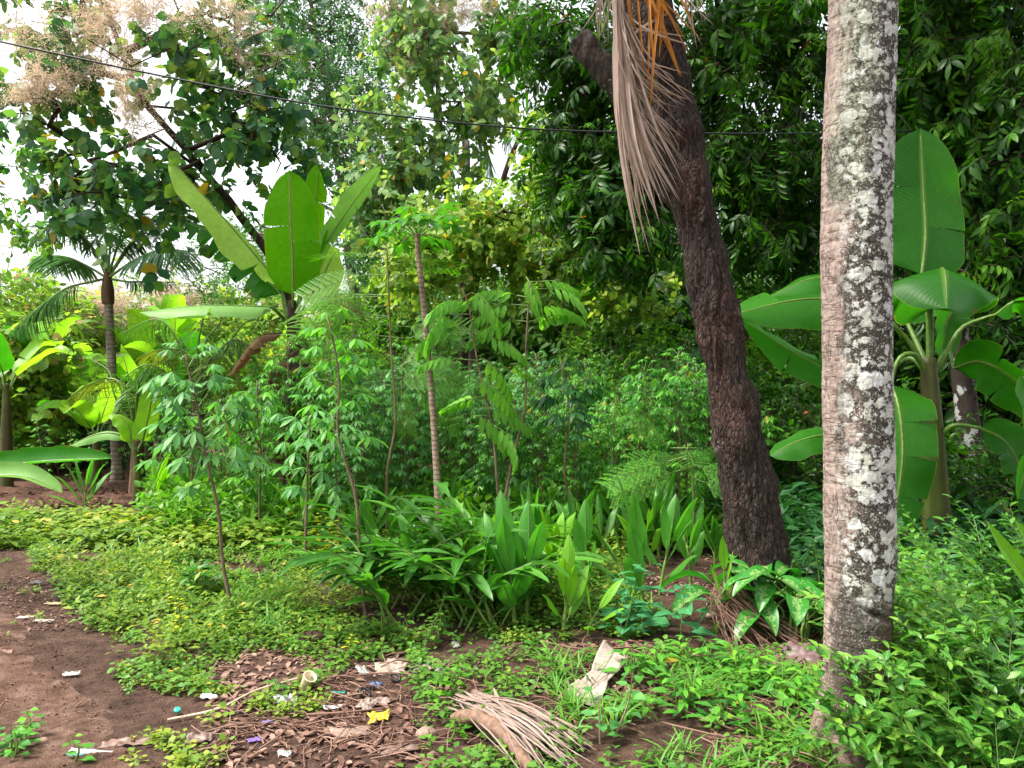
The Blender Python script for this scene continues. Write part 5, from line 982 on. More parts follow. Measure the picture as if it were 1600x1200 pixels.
for i, (px, py, n, L, W, mt, H, sp, ln, lb) in enumerate([
        (805, 985, 8, .42, .14, T, .30, .5, (-.1, 0), 'broad-leaved ginger plant, the leftmost tall one, next to the dark drooping clump'),
        (822, 975, 6, .40, .14, T, .32, .4, (.05, .1), 'ginger plant whose leaves cross the leftmost tall one'),
        (770, 985, 5, .36, .10, T, .20, .8, (-.35, 0), 'ginger plant leaning left into the dark drooping clump'),
        (880, 1000, 7, .30, .085, TL, .2, .5, (.1, 0), 'short lime-green ginger plant in front of the others'),
        (915, 960, 5, .34, .115, T, .38, .3, (0, 0), 'slim ginger plant with one wide upright leaf in the centre'),
        (920, 1000, 4, .24, .07, TL, .1, .8, (.2, 0), 'low lime ginger shoot beside the bare litter'),
        (1005, 960, 6, .40, .12, T, .40, .35, (-.05, 0), 'ginger plant with a long leaf pointing up and left near the teal herb'),
        (1030, 930, 6, .36, .10, T, .36, .5, (.2, 0), 'ginger plant right of the long-leaved one, leaning right'),
        (1132, 985, 4, .24, .06, TL, .3, .2, (0, 0), 'narrow upright ginger shoot before the root pile'),
        (1080, 905, 6, .34, .09, T, .3, .5, (-.1, 0), 'ginger plant left of the leaning trunk foot'),
        (840, 900, 6, .36, .10, T, .3, .5, (-.1, 0), 'ginger plant set back behind the leftmost tall one'),
        (960, 860, 7, .38, .10, T, .35, .5, (0, 0), 'ginger plant at the edge of the cassava plot'),
        (1030, 860, 7, .40, .09, M['galangal'], .35, .5, (.1, 0), 'dark ginger plant between the plot and the leaning trunk'),
        (905, 830, 6, .36, .08, M['galangal'], .35, .5, (.1, 0), 'dark ginger plant under the dark cassava')]):
    ginger(lb, G(px, py), n, L, W, mt, 300 + i, H, sp, ln)
for i, (px, py, mt, lb) in enumerate([(133, 805, T, 'upright ginger plant standing in the grass before the dug soil'), (300, 800, T, 'ginger plant in the bright cover under the lone cassava'), (240, 800, TL, 'pale ginger plant by the far row'), (420, 830, T, 'ginger plant left of the tall banana stem'), (470, 850, TL, 'yellow-green ginger plant before the tall banana stem'), (580, 830, T, 'ginger plant in the grass left of the papaya'), (700, 830, T, 'ginger plant right of the papaya foot'), (760, 830, M['galangal'], 'dark ginger plant at the foot of the drooping sapling'), (1050, 800, M['galangal'], 'dark ginger plant against the leaning trunk'), (640, 830, M['galangal'], 'dark ginger plant left of the papaya foot')]):
    ginger(lb, G(px, py), 8, .42, .075, mt, 330 + i, .25, .6)
gr_ = np.random.default_rng(71); lm2 = [(600, 'thin leaning cassava stem'), (690, 'papaya foot'), (790, 'drooping sapling foot'), (880, 'tall leftmost ginger'), (960, 'slim ginger with one wide leaf'), (1050, 'long-leaved ginger'), (1300, 'leaning trunk foot')]
for i in range(34):
    px = 560 + 590 * ((i * .618) % 1); py = 828 + 95 * gr_.random(); mt = [T, M['galangal'], TL, T, M['galangal']][i % 5]
    nr = [t for lim, t in lm2 if px < lim][0]; rw = 'far' if py < 850 else 'middle' if py < 885 else 'near'
    ginger(f"{['green', 'dark green', 'lime', 'green', 'dark green'][i % 5]} {'tall' if i % 2 else 'low'} ginger in the {rw} row, by the {nr}", G(px, py), 6 + i % 3, .3 + .12 * gr_.random(), .06 + .04 * gr_.random(), mt, 700 + i, .24 if i % 2 else .14, .6, (gr_.normal() * .15, 0))
apart('broad-leaved ginger plants')
def side_leaves(label, leaves, mat, base, name, cat_, W, label_group=None):
    root = thing(name, base, label, cat_, label_group)
    for q, p in enumerate(leaves): banana_leaf(root, p, W, (.7, .4, .6), mat, None, prof=prof_lan, fold=-.3, nl=12, na=3, wave=.03, seed=q, pr=.006, petmat=M['stem_green'])
side_leaves('large ginger with long lime leaves pointing in from the right edge', [[P(1640, 960, 3.9), P(1600, 900, 3.9), P(1570, 860, 3.9), P(1540, 812, 3.9)], [P(1650, 930, 4.0), P(1610, 850, 4.0), P(1585, 812, 4.0)], [P(1650, 990, 3.8), P(1640, 900, 3.9), P(1650, 820, 4)]], TL, GY(1660, 3.9), 'ginger_plant', 'ginger plant', .11, 'broad-leaved ginger plants')
# dark drooping clump
def clump():
    base = G(660, 975); rg = np.random.default_rng(5); root = thing('galangal_clump', base, 'dense clump of dark glossy strap leaves drooping to the left', 'plant clump'); base = A(*base)
    lf = leaf(1, .19, ((.12, .55), (.35, 1), (.65, .9), (.88, .45)), .35, .6)
    for k in range(48):
        b = base + A(rg.uniform(-.25, .5), rg.uniform(-.25, .8), 0); a = rg.uniform(2.2, 4.3) if k < 34 else rg.uniform(-.8, 1); le = rg.uniform(.5, .85); tilt = rg.uniform(.35, 1.05)
        d = A(cos(a) * sin(tilt), sin(a) * sin(tilt) * .8, cos(tilt)); c = spline([b, b + d * le * .5 + A(0, 0, .06), b + d * le + A(cos(a) * .06, sin(a) * .06, -.06)], 16); m = MB(); m.tube(c, np.linspace(.009, .004, 16), 6, 1, False); tg = tangents(c)
        for q in range(10):
            i = 4 + int(11 * q / 9); sd = nz(np.cross(tg[i], A(0, 0, 1))) * (1 if q % 2 else -1); D = tg[i] * .9 + sd * .65 + A(0, 0, -.12) + rg.normal(size=3) * .1
            m.inst(lf, c[i][None], frames(D[None], (A(0, 0, 1) + rg.normal(size=3) * .25)[None]), rg.uniform(.26, .38))
        m.build('leafy_stem', [M['galangal'], M['stem_green']], root)
clump()
def herb(name, label, base, H, n, lf, size, mat, seed, cat_='herb', group=None, lean=(0, 0), stems=1, stemmat=None, droop=.15, spread=.0):
    rg = np.random.default_rng(seed); root = thing(name, base, label, cat_, group); base = A(*base); fo = MB(); st = MB()
    for k in range(stems):
        b = base + A(rg.normal() * spread, rg.normal() * spread, 0); e = b + A(lean[0] * H + rg.normal() * .12 * H * (stems > 1), lean[1] * H + rg.normal() * .12 * H * (stems > 1), H * rg.uniform(.75, 1.05)); c = spline([b, (b + e) / 2 + A(rg.normal() * .02, 0, .01), e], 20); st.tube(c, np.linspace(.006, .002, 20), 5, 0, False)
        for q in range(n):
            u = .2 + .8 * q / (n - 1); p = c[int(u * 19)]; a = q * 1.57 * (1 if q % 2 else 1) + (q // 2) * 1.57; a = (q % 2) * pi + (q // 2) * 1.5 + rg.normal() * .2 + k; D = A(cos(a), sin(a), .35 - droop)
            fo.inst(lf, (p + nz(D) * size * .25)[None], frames(D[None], (A(0, 0, 1) + rg.normal(size=3) * .2)[None]), size * rg.uniform(.75, 1.15) * (1.05 - .45 * u))
    
    if stems == 1: st.build('stem', stemmat or M['stem_green'], root); fo.build('foliage', mat, root)
    else: V_, U_, a3, a4, m3, m4 = st.tpl(); fo.add(V_, a3, a4, U_, 1); fo.build('foliage', [mat, stemmat or M['stem_green']], root)
    return root
HL = leaf(1, .72, ((.15, .85), (.4, 1), (.72, .6)), .18, .5, .12, .1)
herb('herb', 'teal-green herb with broad pointed leaves behind the sack scrap', G(1010, 985), .42, 12, HL, .17, M['teal_herb'], 3, stems=3, spread=.08)
herb('herb', 'smaller teal herb between the lime shoot and the herb with broad pointed leaves', G(975, 1000), .24, 8, HL, .13, M['teal_herb'], 4, stems=2, spread=.05)
herb('herb', 'grey-green herb standing right beside the sack scrap', G(945, 1165), .27, 10, HL, .075, M['cassava_blue'], 5, stems=2, spread=.03, stemmat=M['stem_brown'])
herb('herb', 'leafy green herb at the edge of the ground cover above the paper scraps', G(655, 1005), .2, 12, HL, .06, M['cover_green'], 6, stems=9, spread=.12)
herb('herb', 'bright green herb growing beside the fallen frond', G(712, 1110), .18, 10, HL, .065, M['fresh'], 7, stems=4, spread=.07)
herb('herb', 'low bright herb under the fallen frond', G(740, 1165), .1, 8, HL, .045, M['fresh'], 8, stems=8, spread=.09)
herb('herb', 'small round-leaved herb near the lime ginger shoot', G(790, 1080), .14, 8, HL, .05, M['cover_green'], 9, stems=6, spread=.08)
herb('herb', 'tall wispy herb with tiny leaves right of the lichened palm', GY(1440, 4.6), .6, 22, LF_OV, .07, M['cover_green'], 10, stems=4, spread=.12)
herb('herb', 'wispy herb between the two big trunks', GY(1265, 4.9), .5, 18, LF_OV, .06, M['cover_green'], 11, stems=8, spread=.12)
herb('herb', 'small herb at the lower left corner of the path', G(20, 1185), .12, 8, HL, .06, M['cassava'], 12, stems=8, spread=.1)
herb('herb', 'yellow-leaved herb seedling in the ground cover left of the thin stem', G(272, 985), .28, 10, LF_OV, .06, M['yellow_leaf'], 13, stems=3, spread=.03, stemmat=M['stem_yellow'])
herb('herb', 'spindly yellow herb before the tall banana stem', G(515, 870), .5, 14, LF_OV, .09, M['yellow_leaf'], 14, stems=4, spread=.1, stemmat=M['stem_yellow'])
herb('herb', 'small yellow herb near the tan soil clod', G(560, 1020), .1, 7, LF_OV, .05, M['yellow_leaf'], 15, stems=2, spread=.03)
herb('herb', 'dark-leaved herb tuft in the middle of the ground cover', G(312, 925), .2, 9, LF_LAN, .15, M['galangal'], 16, stems=8, spread=.07, droop=-.4)
for i, (px, py, lb) in enumerate([(1110, 1060, 'narrow-leaved weed in front of the brown fallen leaves'), (1170, 1085, 'narrow-leaved weed at the foot of the lichened palm'), (1060, 1120, 'narrow-leaved weed right of the sack scrap'), (1230, 1110, 'narrow-leaved weed touching the palm foot'), (1000, 1075, 'narrow-leaved weed above the sack scrap'), (1140, 1140, 'narrow-leaved weed near the bottom, left of the palm foot')]):
    herb('weed', lb, G(px, py), .17, 9, LF_LAN, .12, M['cassava'], 20 + i, 'weed', 'narrow-leaved weeds', stems=7, spread=.08)
# variegated plants with white-marked leaves
def varimat():
    m = leafmat('variegated', [(.02, .13, .025), (.03, .18, .03)], .3, (1.5, 1.8, .6), .3, .6); nt = m.node_tree; L = nt.links.new; N = lambda t, **k: _nd(nt, t, **k)
    tc = N('TexCoord'); sx = N('SeparateXYZ'); L(tc.outputs['UV'], sx.inputs[0]); d = N('Math', operation='SUBTRACT'); d.inputs[1].default_value = .5; L(sx.outputs[0], d.inputs[0]); ab = N('Math', operation='ABSOLUTE'); L(d.outputs[0], ab.inputs[0])
    no = N('TexNoise', Scale=55.0, Detail=3.0); L(tc.outputs['Object'], no.inputs['Vector']); s = N('Math', operation='MULTIPLY_ADD'); s.inputs[1].default_value = -.55; L(ab.outputs[0], s.inputs[0]); L(no.outputs[0], s.inputs[2])
    mr = N('MapRange'); mr.inputs[1].default_value = .40; mr.inputs[2].default_value = .46; L(s.outputs[0], mr.inputs[0]); p = [n for n in nt.nodes if n.type == 'BSDF_PRINCIPLED'][0]; src = p.inputs['Base Color'].links[0].from_socket
    mx = N('Mix', data_type='RGBA'); L(mr.outputs[0], mx.inputs[0]); L(src, mx.inputs[6]); mx.inputs[7].default_value = (.17, .30, .09, 1); L(mx.outputs[2], p.inputs['Base Color']); return m
M['vari'] = varimat()
def dumbcane(label, base, n, seed, L=.32):
    rg = np.random.default_rng(seed); root = thing('dumb_cane', base, label, 'leafy plant', 'white-marked leafy plants'); base = A(*base)
    for q in range(n):
        a = q * 2.4 + seed; s = base + A(rg.normal() * .05, rg.normal() * .05, 0); hh = rg.uniform(.12, .38); d = A(cos(a), sin(a) * .8, 0); t = s + d * .1 + A(0, 0, hh); l = L * rg.uniform(.75, 1.15)
        banana_leaf(root, [t, t + d * l * .35 + A(0, 0, .10 * l), t + d * l * .75 + A(0, 0, -.02), t + d * l * .97 - A(0, 0, .28 * l)], .13, (-sin(a), cos(a), rg.normal() * .2), M['vari'], [s, s + A(0, 0, hh * .6)], prof=prof_lan, fold=rg.uniform(.1, .5), nl=10, na=3, wave=.04, seed=q, pr=.008, petmat=M['stem_green'])
dumbcane('white-speckled leafy plant at the foot of the leaning trunk', G(1205, 985), 15, 3, .36); dumbcane('white-speckled leafy plant beside the lichened palm', GY(1262, 4.5), 10, 5, .32); dumbcane('white-speckled leafy plant half hidden by the shrub on the right', GY(1425, 4.4), 9, 7, .3)
dumbcane('white-speckled leafy plant leaning on the left of the leaning trunk', GY(1150, 4.7), 4, 9, .34)
# ---------------------------------------------------------------- shrubs at the lower right
def shrub(label, base, n, L, seed, az=(1.7, 3.6), up_=(.5, 1.25), leafn=26, size=.055):
    rg = np.random.default_rng(seed); root = thing('shrub', base, label, 'shrub', 'glossy small-leaved shrubs'); base = A(*base); st, fo = MB(), MB(); lf = leaf(1, .46, ((.18, .7), (.45, 1), (.78, .62)), .3, .5, .08)
    for k in range(n):
        a = rg.uniform(*az); e = rg.uniform(*up_); l = L * rg.uniform(.6, 1.1); d = A(cos(a) * cos(e), sin(a) * cos(e), sin(e)); b = base + A(rg.normal() * .12, rg.normal() * .12, 0); h = A(cos(a), sin(a), 0)
        c = spline([b, b + d * l * .5 + A(0, 0, .04), b + d * l * .85 + h * .06, b + d * l + h * .12 - A(0, 0, .04)], 40); st.tube(c, np.linspace(.006, .0015, 40), 4, 0, False); tg = tangents(c)
        m = int(leafn * rg.uniform(.8, 1.2)); ix = (8 + 31 * (np.arange(m) / m)).astype(int); sd = nz(np.cross(tg[ix], A(0, 0, 1))); sg = np.where(np.arange(m) % 2, 1, -1)[:, None]
        D = tg[ix] * .55 + sd * sg * .85 + A(0, 0, .25) + rg.normal(size=(m, 3)) * .22; fo.inst(lf, c[ix], frames(D, A(0, 0, 1) + rg.normal(size=(m, 3)) * .35), size * rg.uniform(.65, 1.25, m) * np.linspace(1.1, .7, m))
        for q in range(3):                         # side twigs
            i = rg.integers(10, 34); dd = nz(tg[i] + rg.normal(size=3) * .6 + A(0, 0, .2)); c2 = c[i] + dd * np.linspace(0, .2, 9)[:, None] * rg.uniform(.6, 1.4); st.tube(c2, np.linspace(.002, .001, 9), 3, 0, False)
            m = 9; sd = nz(np.cross(dd, A(0, 0, 1))); sg = np.where(np.arange(m) % 2, 1, -1)[:, None]; fo.inst(lf, c2, frames(dd * .5 + sd * sg + A(0, 0, .2) + rg.normal(size=(m, 3)) * .2, A(0, 0, 1) + rg.normal(size=(m, 3)) * .3), size * rg.uniform(.6, 1.1, m))
    st.build('branches', M['stem_yellow'], root); fo.build('foliage', M['shrub'], root)
for i, (px, Y, n, L, az, u, lb) in enumerate([
        (1570, 3.0, 30, .78, (1.4, 3.2), (.75, 1.35), 'glossy green shrub with long arching stems, its tips reaching across the palm trunk'),
        (1565, 2.6, 24, .5, (1.0, 3.0), (.6, 1.25), 'glossy low shrub in the lower right, nearest the viewer'),
        (1640, 2.7, 30, .8, (1.3, 3.0), (.7, 1.3), 'glossy shrub at the right edge, its stems leaning left'),
        (1490, 2.75, 24, .42, (1.0, 3.1), (.6, 1.3), 'small glossy shrub hiding the palm foot'),
        (1510, 3.7, 34, .72, (1.3, 3.4), (.8, 1.35), 'glossy shrub standing behind the nearest ones, below the right-hand banana'),
        (1600, 4.2, 34, .75, (1.2, 3.4), (.8, 1.4), 'glossy shrub farthest back on the right, under the banana leaves')]):
    shrub(lb, GY(px, Y), n, L, 500 + i, az, u, size=.070 if Y < 3.2 else .066)
# ---------------------------------------------------------------- ground cover, grass, litter
def inv_pts(n, py0, py1, px0, px1, seed):     # points spread evenly over a stretch of ground
    rg = np.random.default_rng(seed); y0, y1 = CH * FPX / (py1 - 600), CH * FPX / (py0 - 600); out = []
    while sum(map(len, out)) < n:
        y = rg.uniform(y0, y1, n * 2); x = rg.uniform((px0 - 800) / FPX * y1, (px1 - 800) / FPX * y1, n * 2); k = (x > (px0 - 800) / FPX * y) & (x < (px1 - 800) / FPX * y); out.append(np.stack([x[k], y[k]], 1))
    p = np.vstack(out)[:n]; return p
BX = [-200, 0, 60, 110, 150, 200, 300, 430, 520, 600, 700, 850, 1000, 1200, 1290]; BY = [845, 850, 885, 940, 1000, 1062, 1078, 1092, 1060, 1030, 1010, 1020, 1020, 1000, 1000]
def weed_tpl(lf, n, H, size, seed, tilt=.3):
    rg = np.random.default_rng(seed); mb = MB(); t = np.linspace(.25, 1, n); a = np.arange(n) * 2.4; c = np.stack([.05 * t * cos(seed), .05 * t * sin(seed), H * t], 1)
    D = np.stack([np.cos(a), np.sin(a), tilt * (t - .2) * 1.6], 1) + rg.normal(size=(n, 3)) * .2; mb.inst(lf, c + nz(D) * size * .3, frames(D, A(0, 0, 1) + rg.normal(size=(n, 3)) * .25), size * rg.uniform(.65, 1.15, n)); return mb.tpl()
LR = leaf1(1, .85, .5, .12, .3); LM = leaf(1, .6, ((.3, 1), (.7, .7)), .2, .5)
def lay(tpls, xy, size, seed, name, mats, label, z=0.0, tilt=.15):
    rg = np.random.default_rng(seed); n = len(xy); T_ = np.stack([xy[:, 0], xy[:, 1], gh(xy[:, 0], xy[:, 1]) + z], 1); a = rg.uniform(0, 2 * pi, n); U = nz(A(0, 0, 1) + rg.normal(size=(n, 3)) * tilt); X = nz(np.cross(np.stack([-np.sin(a), np.cos(a), 0 * a], 1), U)); Yv = np.cross(U, X); F_ = np.stack([X, Yv, U], -1); S = size * rg.uniform(.6, 1.35, n); w_ = rg.integers(0, len(tpls), n); mb = MB()
    for q, tp in enumerate(tpls): k = w_ == q; mb.inst(tp, T_[k], F_[k], S[k])
    return tag(mb.build(name, mats), label, kind='stuff')
def dens(xy, sc, sd, th): return fbm(np.stack([xy[:, 0] * sc, xy[:, 1] * sc, 0 * xy[:, 0]], 1), sd, 3) > th
W1 = [weed_tpl(LR, 8, .05, .038, s) for s in (1, 2, 3)]; W2 = [weed_tpl(LM, 8, .08, .05, s) for s in (4, 5, 6)]; W3 = [weed_tpl(leaf1(1, .4), 10, .13, .055, s, .5) for s in (7, 8, 9)]
xy = inv_pts(23000, 800, 1100, -80, 1000, 1); px, py = topix(xy[:, 0], xy[:, 1]); k = (py < np.interp(px, BX, BY) + 22 * (fbm(xy @ np.array([[3, 0, 0], [0, 3, 0]]), 44, 3) - .5) * 2) & (pedge(xy[:, 0], xy[:, 1]) < .05) & ~((xy[:, 1] > 8.5) & (xy[:, 0] < -3.6)); xy = xy[k]
near = xy[dens(xy, 2.2, 50, .40)]
lay(W1, near[::2], .70, 1, 'ground_cover', M['cover'], 'bright yellow-green creeping ground cover left of the ginger'); lay(W2, near[1::2][: len(near) // 3], .75, 2, 'ground_cover', M['cover_green'], 'mid-green low weeds mixed into the ground cover')
sub = xy[dens(xy, 1.3, 70, .55)]; lay(W3, sub[:1800], 1.1, 3, 'low_weeds', M['cover'], 'taller upright weeds in the ground cover')
xy = inv_pts(6000, 775, 860, -40, 1150, 5); k = (pedge(xy[:, 0], xy[:, 1]) < -.1) & ~((xy[:, 1] > 8.1) & (xy[:, 0] < -3.3)); xy = xy[k]; lay(W2, xy, 1.7, 6, 'undergrowth', M['cover'], 'bright weeds along the edge of the plot'); 
GR = []
for s in range(3):
    rg = np.random.default_rng(s); mb = MB(); n = 9; a = rg.uniform(0, 6.28, n); D = np.stack([np.cos(a) * .5, np.sin(a) * .5, np.ones(n)], 1); mb.inst(leaf(1, .06, ((.1, .8), (.45, 1), (.8, .6)), .3, 1.1), rg.normal(size=(n, 3)) * A(.015, .015, 0), frames(D, np.stack([-np.cos(a), -np.sin(a), 0 * a + .5], 1)), rg.uniform(.12, .28, n)); GR.append(mb.tpl())
xy = inv_pts(1700, 770, 850, 260, 1150, 8); lay(GR, xy, 1.7, 9, 'tall_grass', M['grass'], 'tall green grass between the cassava stems')
xy = inv_pts(2600, 765, 850, 230, 1150, 98); xy = xy[dens(xy, 1.1, 6, .42)]; lay([weed_tpl(LM, 9, .2, .06, s, .6) for s in (1, 2, 3)], xy, 1.5, 99, 'tall_weeds', M['fresh'], 'knee-high leafy weeds between the cassava stems')
xy = inv_pts(700, 790, 1000, 150, 1150, 10); xy = xy[dens(xy, 1.2, 3, .5)]; lay(GR, xy, .8, 11, 'grass', M['grass'], 'grass tufts in the ground cover')
# under the trees on the right: shaded weeds
xy = inv_pts(5200, 760, 960, 1080, 1640, 12); lay(W2, xy, 2.0, 13, 'undergrowth', M['cover_green'], 'green weeds in the shade beneath the right-hand trees')
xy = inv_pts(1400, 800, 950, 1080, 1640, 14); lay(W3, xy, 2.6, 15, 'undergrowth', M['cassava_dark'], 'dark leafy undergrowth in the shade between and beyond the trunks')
xy = inv_pts(1300, 960, 1240, 1000, 1700, 16); xy = xy[dens(xy, 2.5, 51, .46)]; lay(W2, xy, .9, 17, 'ground_cover', M['cover_green'], 'patchy weeds around the palm foot')
xy = inv_pts(900, 1020, 1240, 640, 1300, 18); xy = xy[dens(xy, 3.5, 52, .53)]; lay(W2, xy, .7, 19, 'ground_cover', M['cover_green'], 'scattered small weeds in the leaf litter')
xy = inv_pts(420, 1040, 1240, 850, 1320, 20); xy = xy[dens(xy, 3, 53, .5)]; lay(GR, xy, .55, 21, 'grass', M['grass'], 'short grass tufts in the leaf litter')
xy = inv_pts(900, 1080, 1240, 180, 640, 22); xy = xy[dens(xy, 4, 54, .6)]; lay(W1, xy, .7, 23, 'ground_cover', M['cover'], 'few small weeds along the path edge')
xy = inv_pts(900, 880, 1230, -60, 260, 24); xy = xy[dens(xy, 5, 55, .64)]; lay(W1, xy, .5, 25, 'ground_cover', M['cover'], 'tiny weeds sprouting in the dirt path')
# leaf litter: dry leaves, twigs, pebbles
def curl(seed):
    rg = np.random.default_rng(seed); mb = MB(); mb.inst(leaf(1, .42, ((.15, .6), (.4, 1), (.7, .8)), rg.uniform(.05, .5), rg.uniform(.2, 1.1), wav=.15), np.zeros((1, 3)), np.eye(3)[None] * 1.0, 1.0); return mb.tpl()
DL = [curl(s) for s in range(5)]
def litter(n, box_, size, seed, th, label, mat=M['dry'], sc=1.6, sd=60, tp=DL):
    xy = inv_pts(n, *box_, seed); k = pedge(xy[:, 0], xy[:, 1]) < .6; xy = xy[dens(xy, sc, sd, th)]; return lay(tp, xy, size, seed + 1, 'leaf_litter', mat, label, .012, .16)
litter(3000, (1015, 1240, 330, 1300), .052, 30, .42, 'brown dry leaf litter over the bare soil'); litter(2600, (860, 1050, 100, 1300), .05, 32, .45, 'dry leaves lying in the ground cover'); litter(2200, (900, 1240, -60, 420), .03, 34, .42, 'few dry leaf scraps on the dirt path'); litter(2200, (900, 1240, 1050, 1700), .055, 36, .4, 'dry leaves around the palm foot'); litter(500, (770, 860, -40, 400), .12, 38, .5, 'dry leaves on the dug soil')
def twigs(n, box_, L, seed, label, rad=.0025, name='twigs', mat=None):
    rg = np.random.default_rng(seed); xy = inv_pts(n, *box_, seed); xy = xy[dens(xy, 1.8, 61, .42)]; mb = MB()
    for x, y in xy:
        a = rg.uniform(0, 6.28); l = L * rg.uniform(.4, 1.4); d = A(cos(a), sin(a), rg.normal() * .12); z = float(gh(x, y)[0]) + .012; p = A(x, y, z); mb.tube(spline([p, p + d * l * .5 + rg.normal(size=3) * A(.03, .03, .01) * l * 3 + A(0, 0, .01), p + d * l], 6), rad * rg.uniform(.6, 1.8), 4, 0, False)
    tag(mb.build(name, mat or M['straw']), label, kind='stuff')
twigs(1100, (1030, 1240, 330, 1300), .2, 40, 'thin dry twigs and roots scattered in the litter'); twigs(260, (900, 1240, -60, 420), .1, 48, 'bits of dry twig on the dirt path', .0015); twigs(350, (920, 1060, 1050, 1500), .25, 42, 'dry roots and twigs between the big trunks')
rg = np.random.default_rng(9); mb = MB()               # root mat hanging at the foot of the leaning trunk
for k in range(110):
    s = P(rg.uniform(1115, 1160), rg.uniform(905, 960), 4.85 - .25 * rg.random()); e = A(*G(rg.uniform(1125, 1270), rg.uniform(985, 1020), .02)); m_ = (s + e) / 2 + A(-.08, 0, .05) * rg.uniform(.3, 1.6); mb.tube(spline([s, m_, e], 9), .002 * rg.uniform(.6, 1.8), 4, 0, False)
tag(mb.build('root_mat', M['straw']), 'tangle of thin dry roots hanging at the foot of the leaning trunk', kind='stuff')
def rock(rad, seed, sq=(1, .8, .6)):
    import bmesh
    bm = bmesh.new(); bmesh.ops.create_icosphere(bm, subdivisions=3, radius=1.0); V = np.array([v.co[:] for v in bm.verts]); F_ = [[v.index for v in f.verts] for f in bm.faces]; bm.free()
    V = V * (1 + .45 * (fbm(V * 1.3 + seed, seed, 3) - .5)[:, None]) * A(*sq) * rad; mb = MB(); mb.add(V, F_); return mb
ptp = [rock(1, s, (1, .8, .55)).tpl() for s in (1, 2)]
import bmesh
def ico(sub, seed):
    bm = bmesh.new(); bmesh.ops.create_icosphere(bm, subdivisions=sub, radius=1.0); V = np.array([v.co[:] for v in bm.verts]); F_ = [[v.index for v in f.verts] for f in bm.faces]; bm.free(); V = V * (1 + .5 * (vnoise(V * 1.7 + seed, seed) - .5)[:, None]) * A(1, .8, .5); mb = MB(); mb.add(V, F_); return mb.tpl()
PB = [ico(1, s) for s in (1, 2, 3)]; xy = inv_pts(260, 860, 1240, -60, 500, 144); lay(PB, xy[pedge(xy[:, 0], xy[:, 1]) > -.2], .010, 145, 'gravel', M['path'], 'larger lumps of earth and stones on the path', .018, .4)
xy = inv_pts(5200, 860, 1240, -60, 700, 44); k = pedge(xy[:, 0], xy[:, 1]) > -.6; lay(PB, xy[k], .0052, 45, 'gravel', M['path'], 'small pebbles and crumbs of earth on the path', .016, .4)
xy = inv_pts(1500, 765, 800, -60, 330, 46); lay(PB, xy[(xy[:, 1] > 9) & (xy[:, 0] < -3.6)], .03, 47, 'soil_clods', M['field'], 'dark clods of dug soil', .05, .4)
# ---------------------------------------------------------------- single things lying about
for i, (px, py, r, lb) in enumerate([(400, 0, 0, 0), (666, 1160, .045, 'round brown clod of earth left of the fallen frond'), (487, 1005, .075, 'reddish lump of earth in the ground cover'), (1110, 965, .045, 'brown stone beside the root tangle'), (340, 1113, .016, 'small pale round stone beside the thin stick'), (65, 1158, .03, 'brown stone in the path near the bottom'), (437, 1153, .02, 'small brown stone in the litter strip')]):
    if not lb: continue
    g = G(px, py); o = rock(r, i).build('stone', M['soil'] if r > .05 else plain('stone%d' % i, (.2, .13, .1), .9, .3, 60)); o.location = tuple(g + A(0, 0, r * .35)); tag(o, lb, 'stone', 'stones and clods')
def scrap(label, px, py, w_, h_, c, cat_, seed, name='paper_scrap', crump=.25, mat=None, rz=0, tilt=0, group='litter scraps', bendx=0, c2=None, lift=.015):
    rg = np.random.default_rng(seed); n, m = 14, 10; u, v = np.meshgrid(np.linspace(-.5, .5, n), np.linspace(-.5, .5, m), indexing='ij'); q = np.stack([u.ravel() * 3, v.ravel() * 3, 0 * u.ravel() + seed], 1)
    ex = 1 + .28 * (vnoise(q * 1.2 + 9, seed) - .5) * 2; z = (np.abs(fbm(q * 1.5, seed, 4) - .5) * 2) * crump * min(w_, h_) + bendx * (u.ravel() ** 2) * w_
    V = np.stack([u.ravel() * w_ * ex, v.ravel() * h_ * ex + .12 * h_ * np.sin(u.ravel() * 4 + seed), z], 1); ca, sa = cos(rz), sin(rz); V = np.stack([V[:, 0] * ca - V[:, 1] * sa, V[:, 0] * sa + V[:, 1] * ca, V[:, 2] + tilt * V[:, 1]], 1)
    i, j = np.meshgrid(np.arange(n - 1), np.arange(m - 1), indexing='ij'); i = i.ravel(); j = j.ravel(); f = np.stack([i * m + j, (i + 1) * m + j, (i + 1) * m + j + 1, i * m + j + 1], 1); mb = MB(); mb.add(V, None, f, np.stack([u.ravel() + .5, v.ravel() + .5], 1)); c = tuple(np.array(c) * .5); o = mb.build(name, mat or plain('mat_' + name + str(seed), c, .5, .15, 40, c2=c2)); o.location = tuple(G(px, py, lift)); sd = o.modifiers.new('thick', 'SOLIDIFY'); sd.thickness = .0015; tag(o, label, cat_, group); return o
